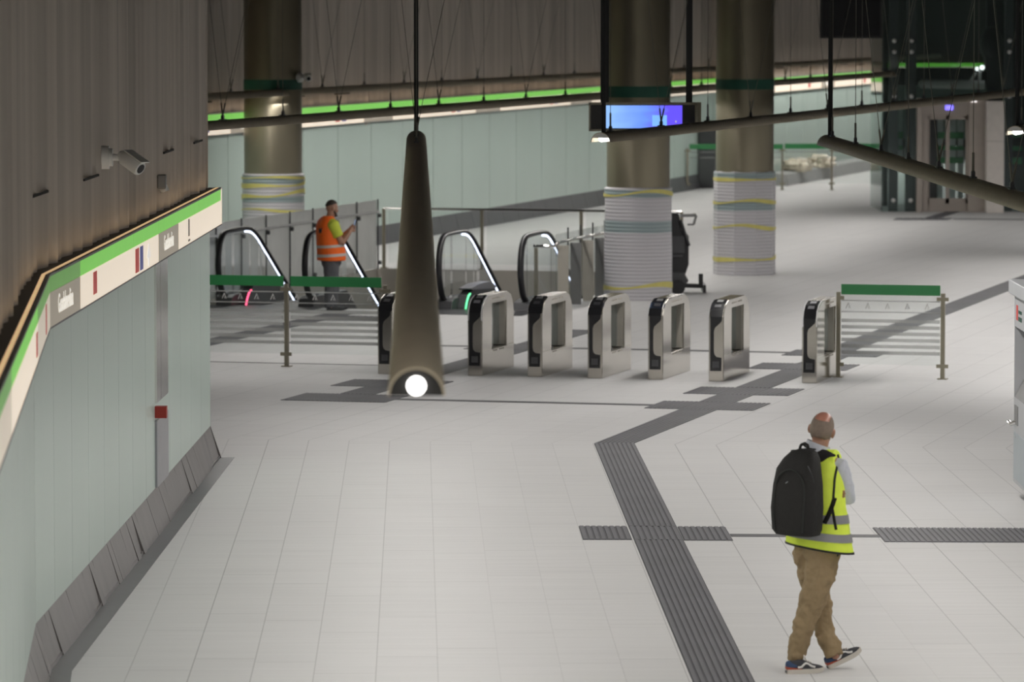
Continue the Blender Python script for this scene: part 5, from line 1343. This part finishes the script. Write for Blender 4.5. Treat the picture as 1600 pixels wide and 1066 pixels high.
# trousers
mb = MB(); mb.ball(P1(517.5, 408, 0), (.155, .17, .16), 18, 12)
for yo, x0 in ((-.10, 515.0), (.10, 519.5)):
    mb.tube([P1(518, 405, yo * .8), P1(517.5, 425, yo), P1(x0 + 1.5, 447, yo), P1(x0, 466, yo), P1(x0, 480, yo)], [.13, .115, .095, .082, .078], 18)
mb.build('trousers', M_gtrous, w1, remesh=.011, fair=4, crumple=(.09, .025))
# vest
mb = MB(); mb.loft([ering((c[1], c[2], c[0]), c[3] + .004, c[4] + .004, TW_, 40) for c in wsec])
mb.tube([sL + Vector((0, -.06, .02)), Vector((wsec[4][1], 0, 1.35)), sR + Vector((-.02, .10, .02))], [.075, .10, .075], 16)
vest = mb.build('vest', M_orange, w1, remesh=.012, fair=3)
band(wsec, .965, 1.005, TW_, .010, M_refl2, 'reflective_band', vest, .06)
band(wsec, .825, .868, TW_, .010, M_refl2, 'reflective_band', vest, .06)
# small dark emblem on the back of the vest
def back_pt(ang, z, off=.010):
    cx, cy, rx, ry = lerp_sections(wsec, z); t = math.radians(ang); cs, sn = math.cos(t), math.sin(t); pw = 2.4
    return Vector((cx, cy, z)) + Rw * ((rx + off) * math.copysign(abs(cs) ** (2 / pw), cs)) + Fw * ((ry + off) * math.copysign(abs(sn) ** (2 / pw), sn))
mb = MB()
for a0_, z0_, a1_, z1_ in ((-74, 1.26, -72, 1.19), (-72, 1.19, -67, 1.25), (-67, 1.25, -63, 1.19), (-63, 1.19, -59, 1.27)):
    mb.tube([back_pt(a0_, z0_), back_pt(a1_, z1_)], .009, 6)
mb.build('emblem', M_trim, vest)
for yo, x0 in ((-.10, 512.5), (.10, 517.0)):
    q = P1(x0 - 2.0, 484.5, yo); q.z = 0.0
    shoe(w1, q, 78, 0, .98, plain=M_rubber)
pl_ = base1 + ph
phone = thing('phone', 'dark mobile phone held up in the hands of the person in the orange vest', 'phone', pl_)
Mp = orient(72, 35, 0)
mb = MB(); mb.box((0, 0, 0), (.075, .150, .010), ax=(Mp @ Vector((1, 0, 0)), Mp @ Vector((0, -.35, .94)).normalized(), Mp @ Vector((0, -.94, -.35)).normalized())); mb.build('case', M_blkgl, phone, bevel=.004)
nrm_ = Mp @ Vector((0, -.94, -.35)).normalized()
mb = MB(); mb.box(nrm_ * .0055, (.066, .135, .002), ax=(Mp @ Vector((1, 0, 0)), Mp @ Vector((0, -.35, .94)).normalized(), nrm_)); mb.build('screen', mat('phone_screen', (.05, .06, .09), .2, emis=.35, ecol=(.3, .4, .7)), phone)
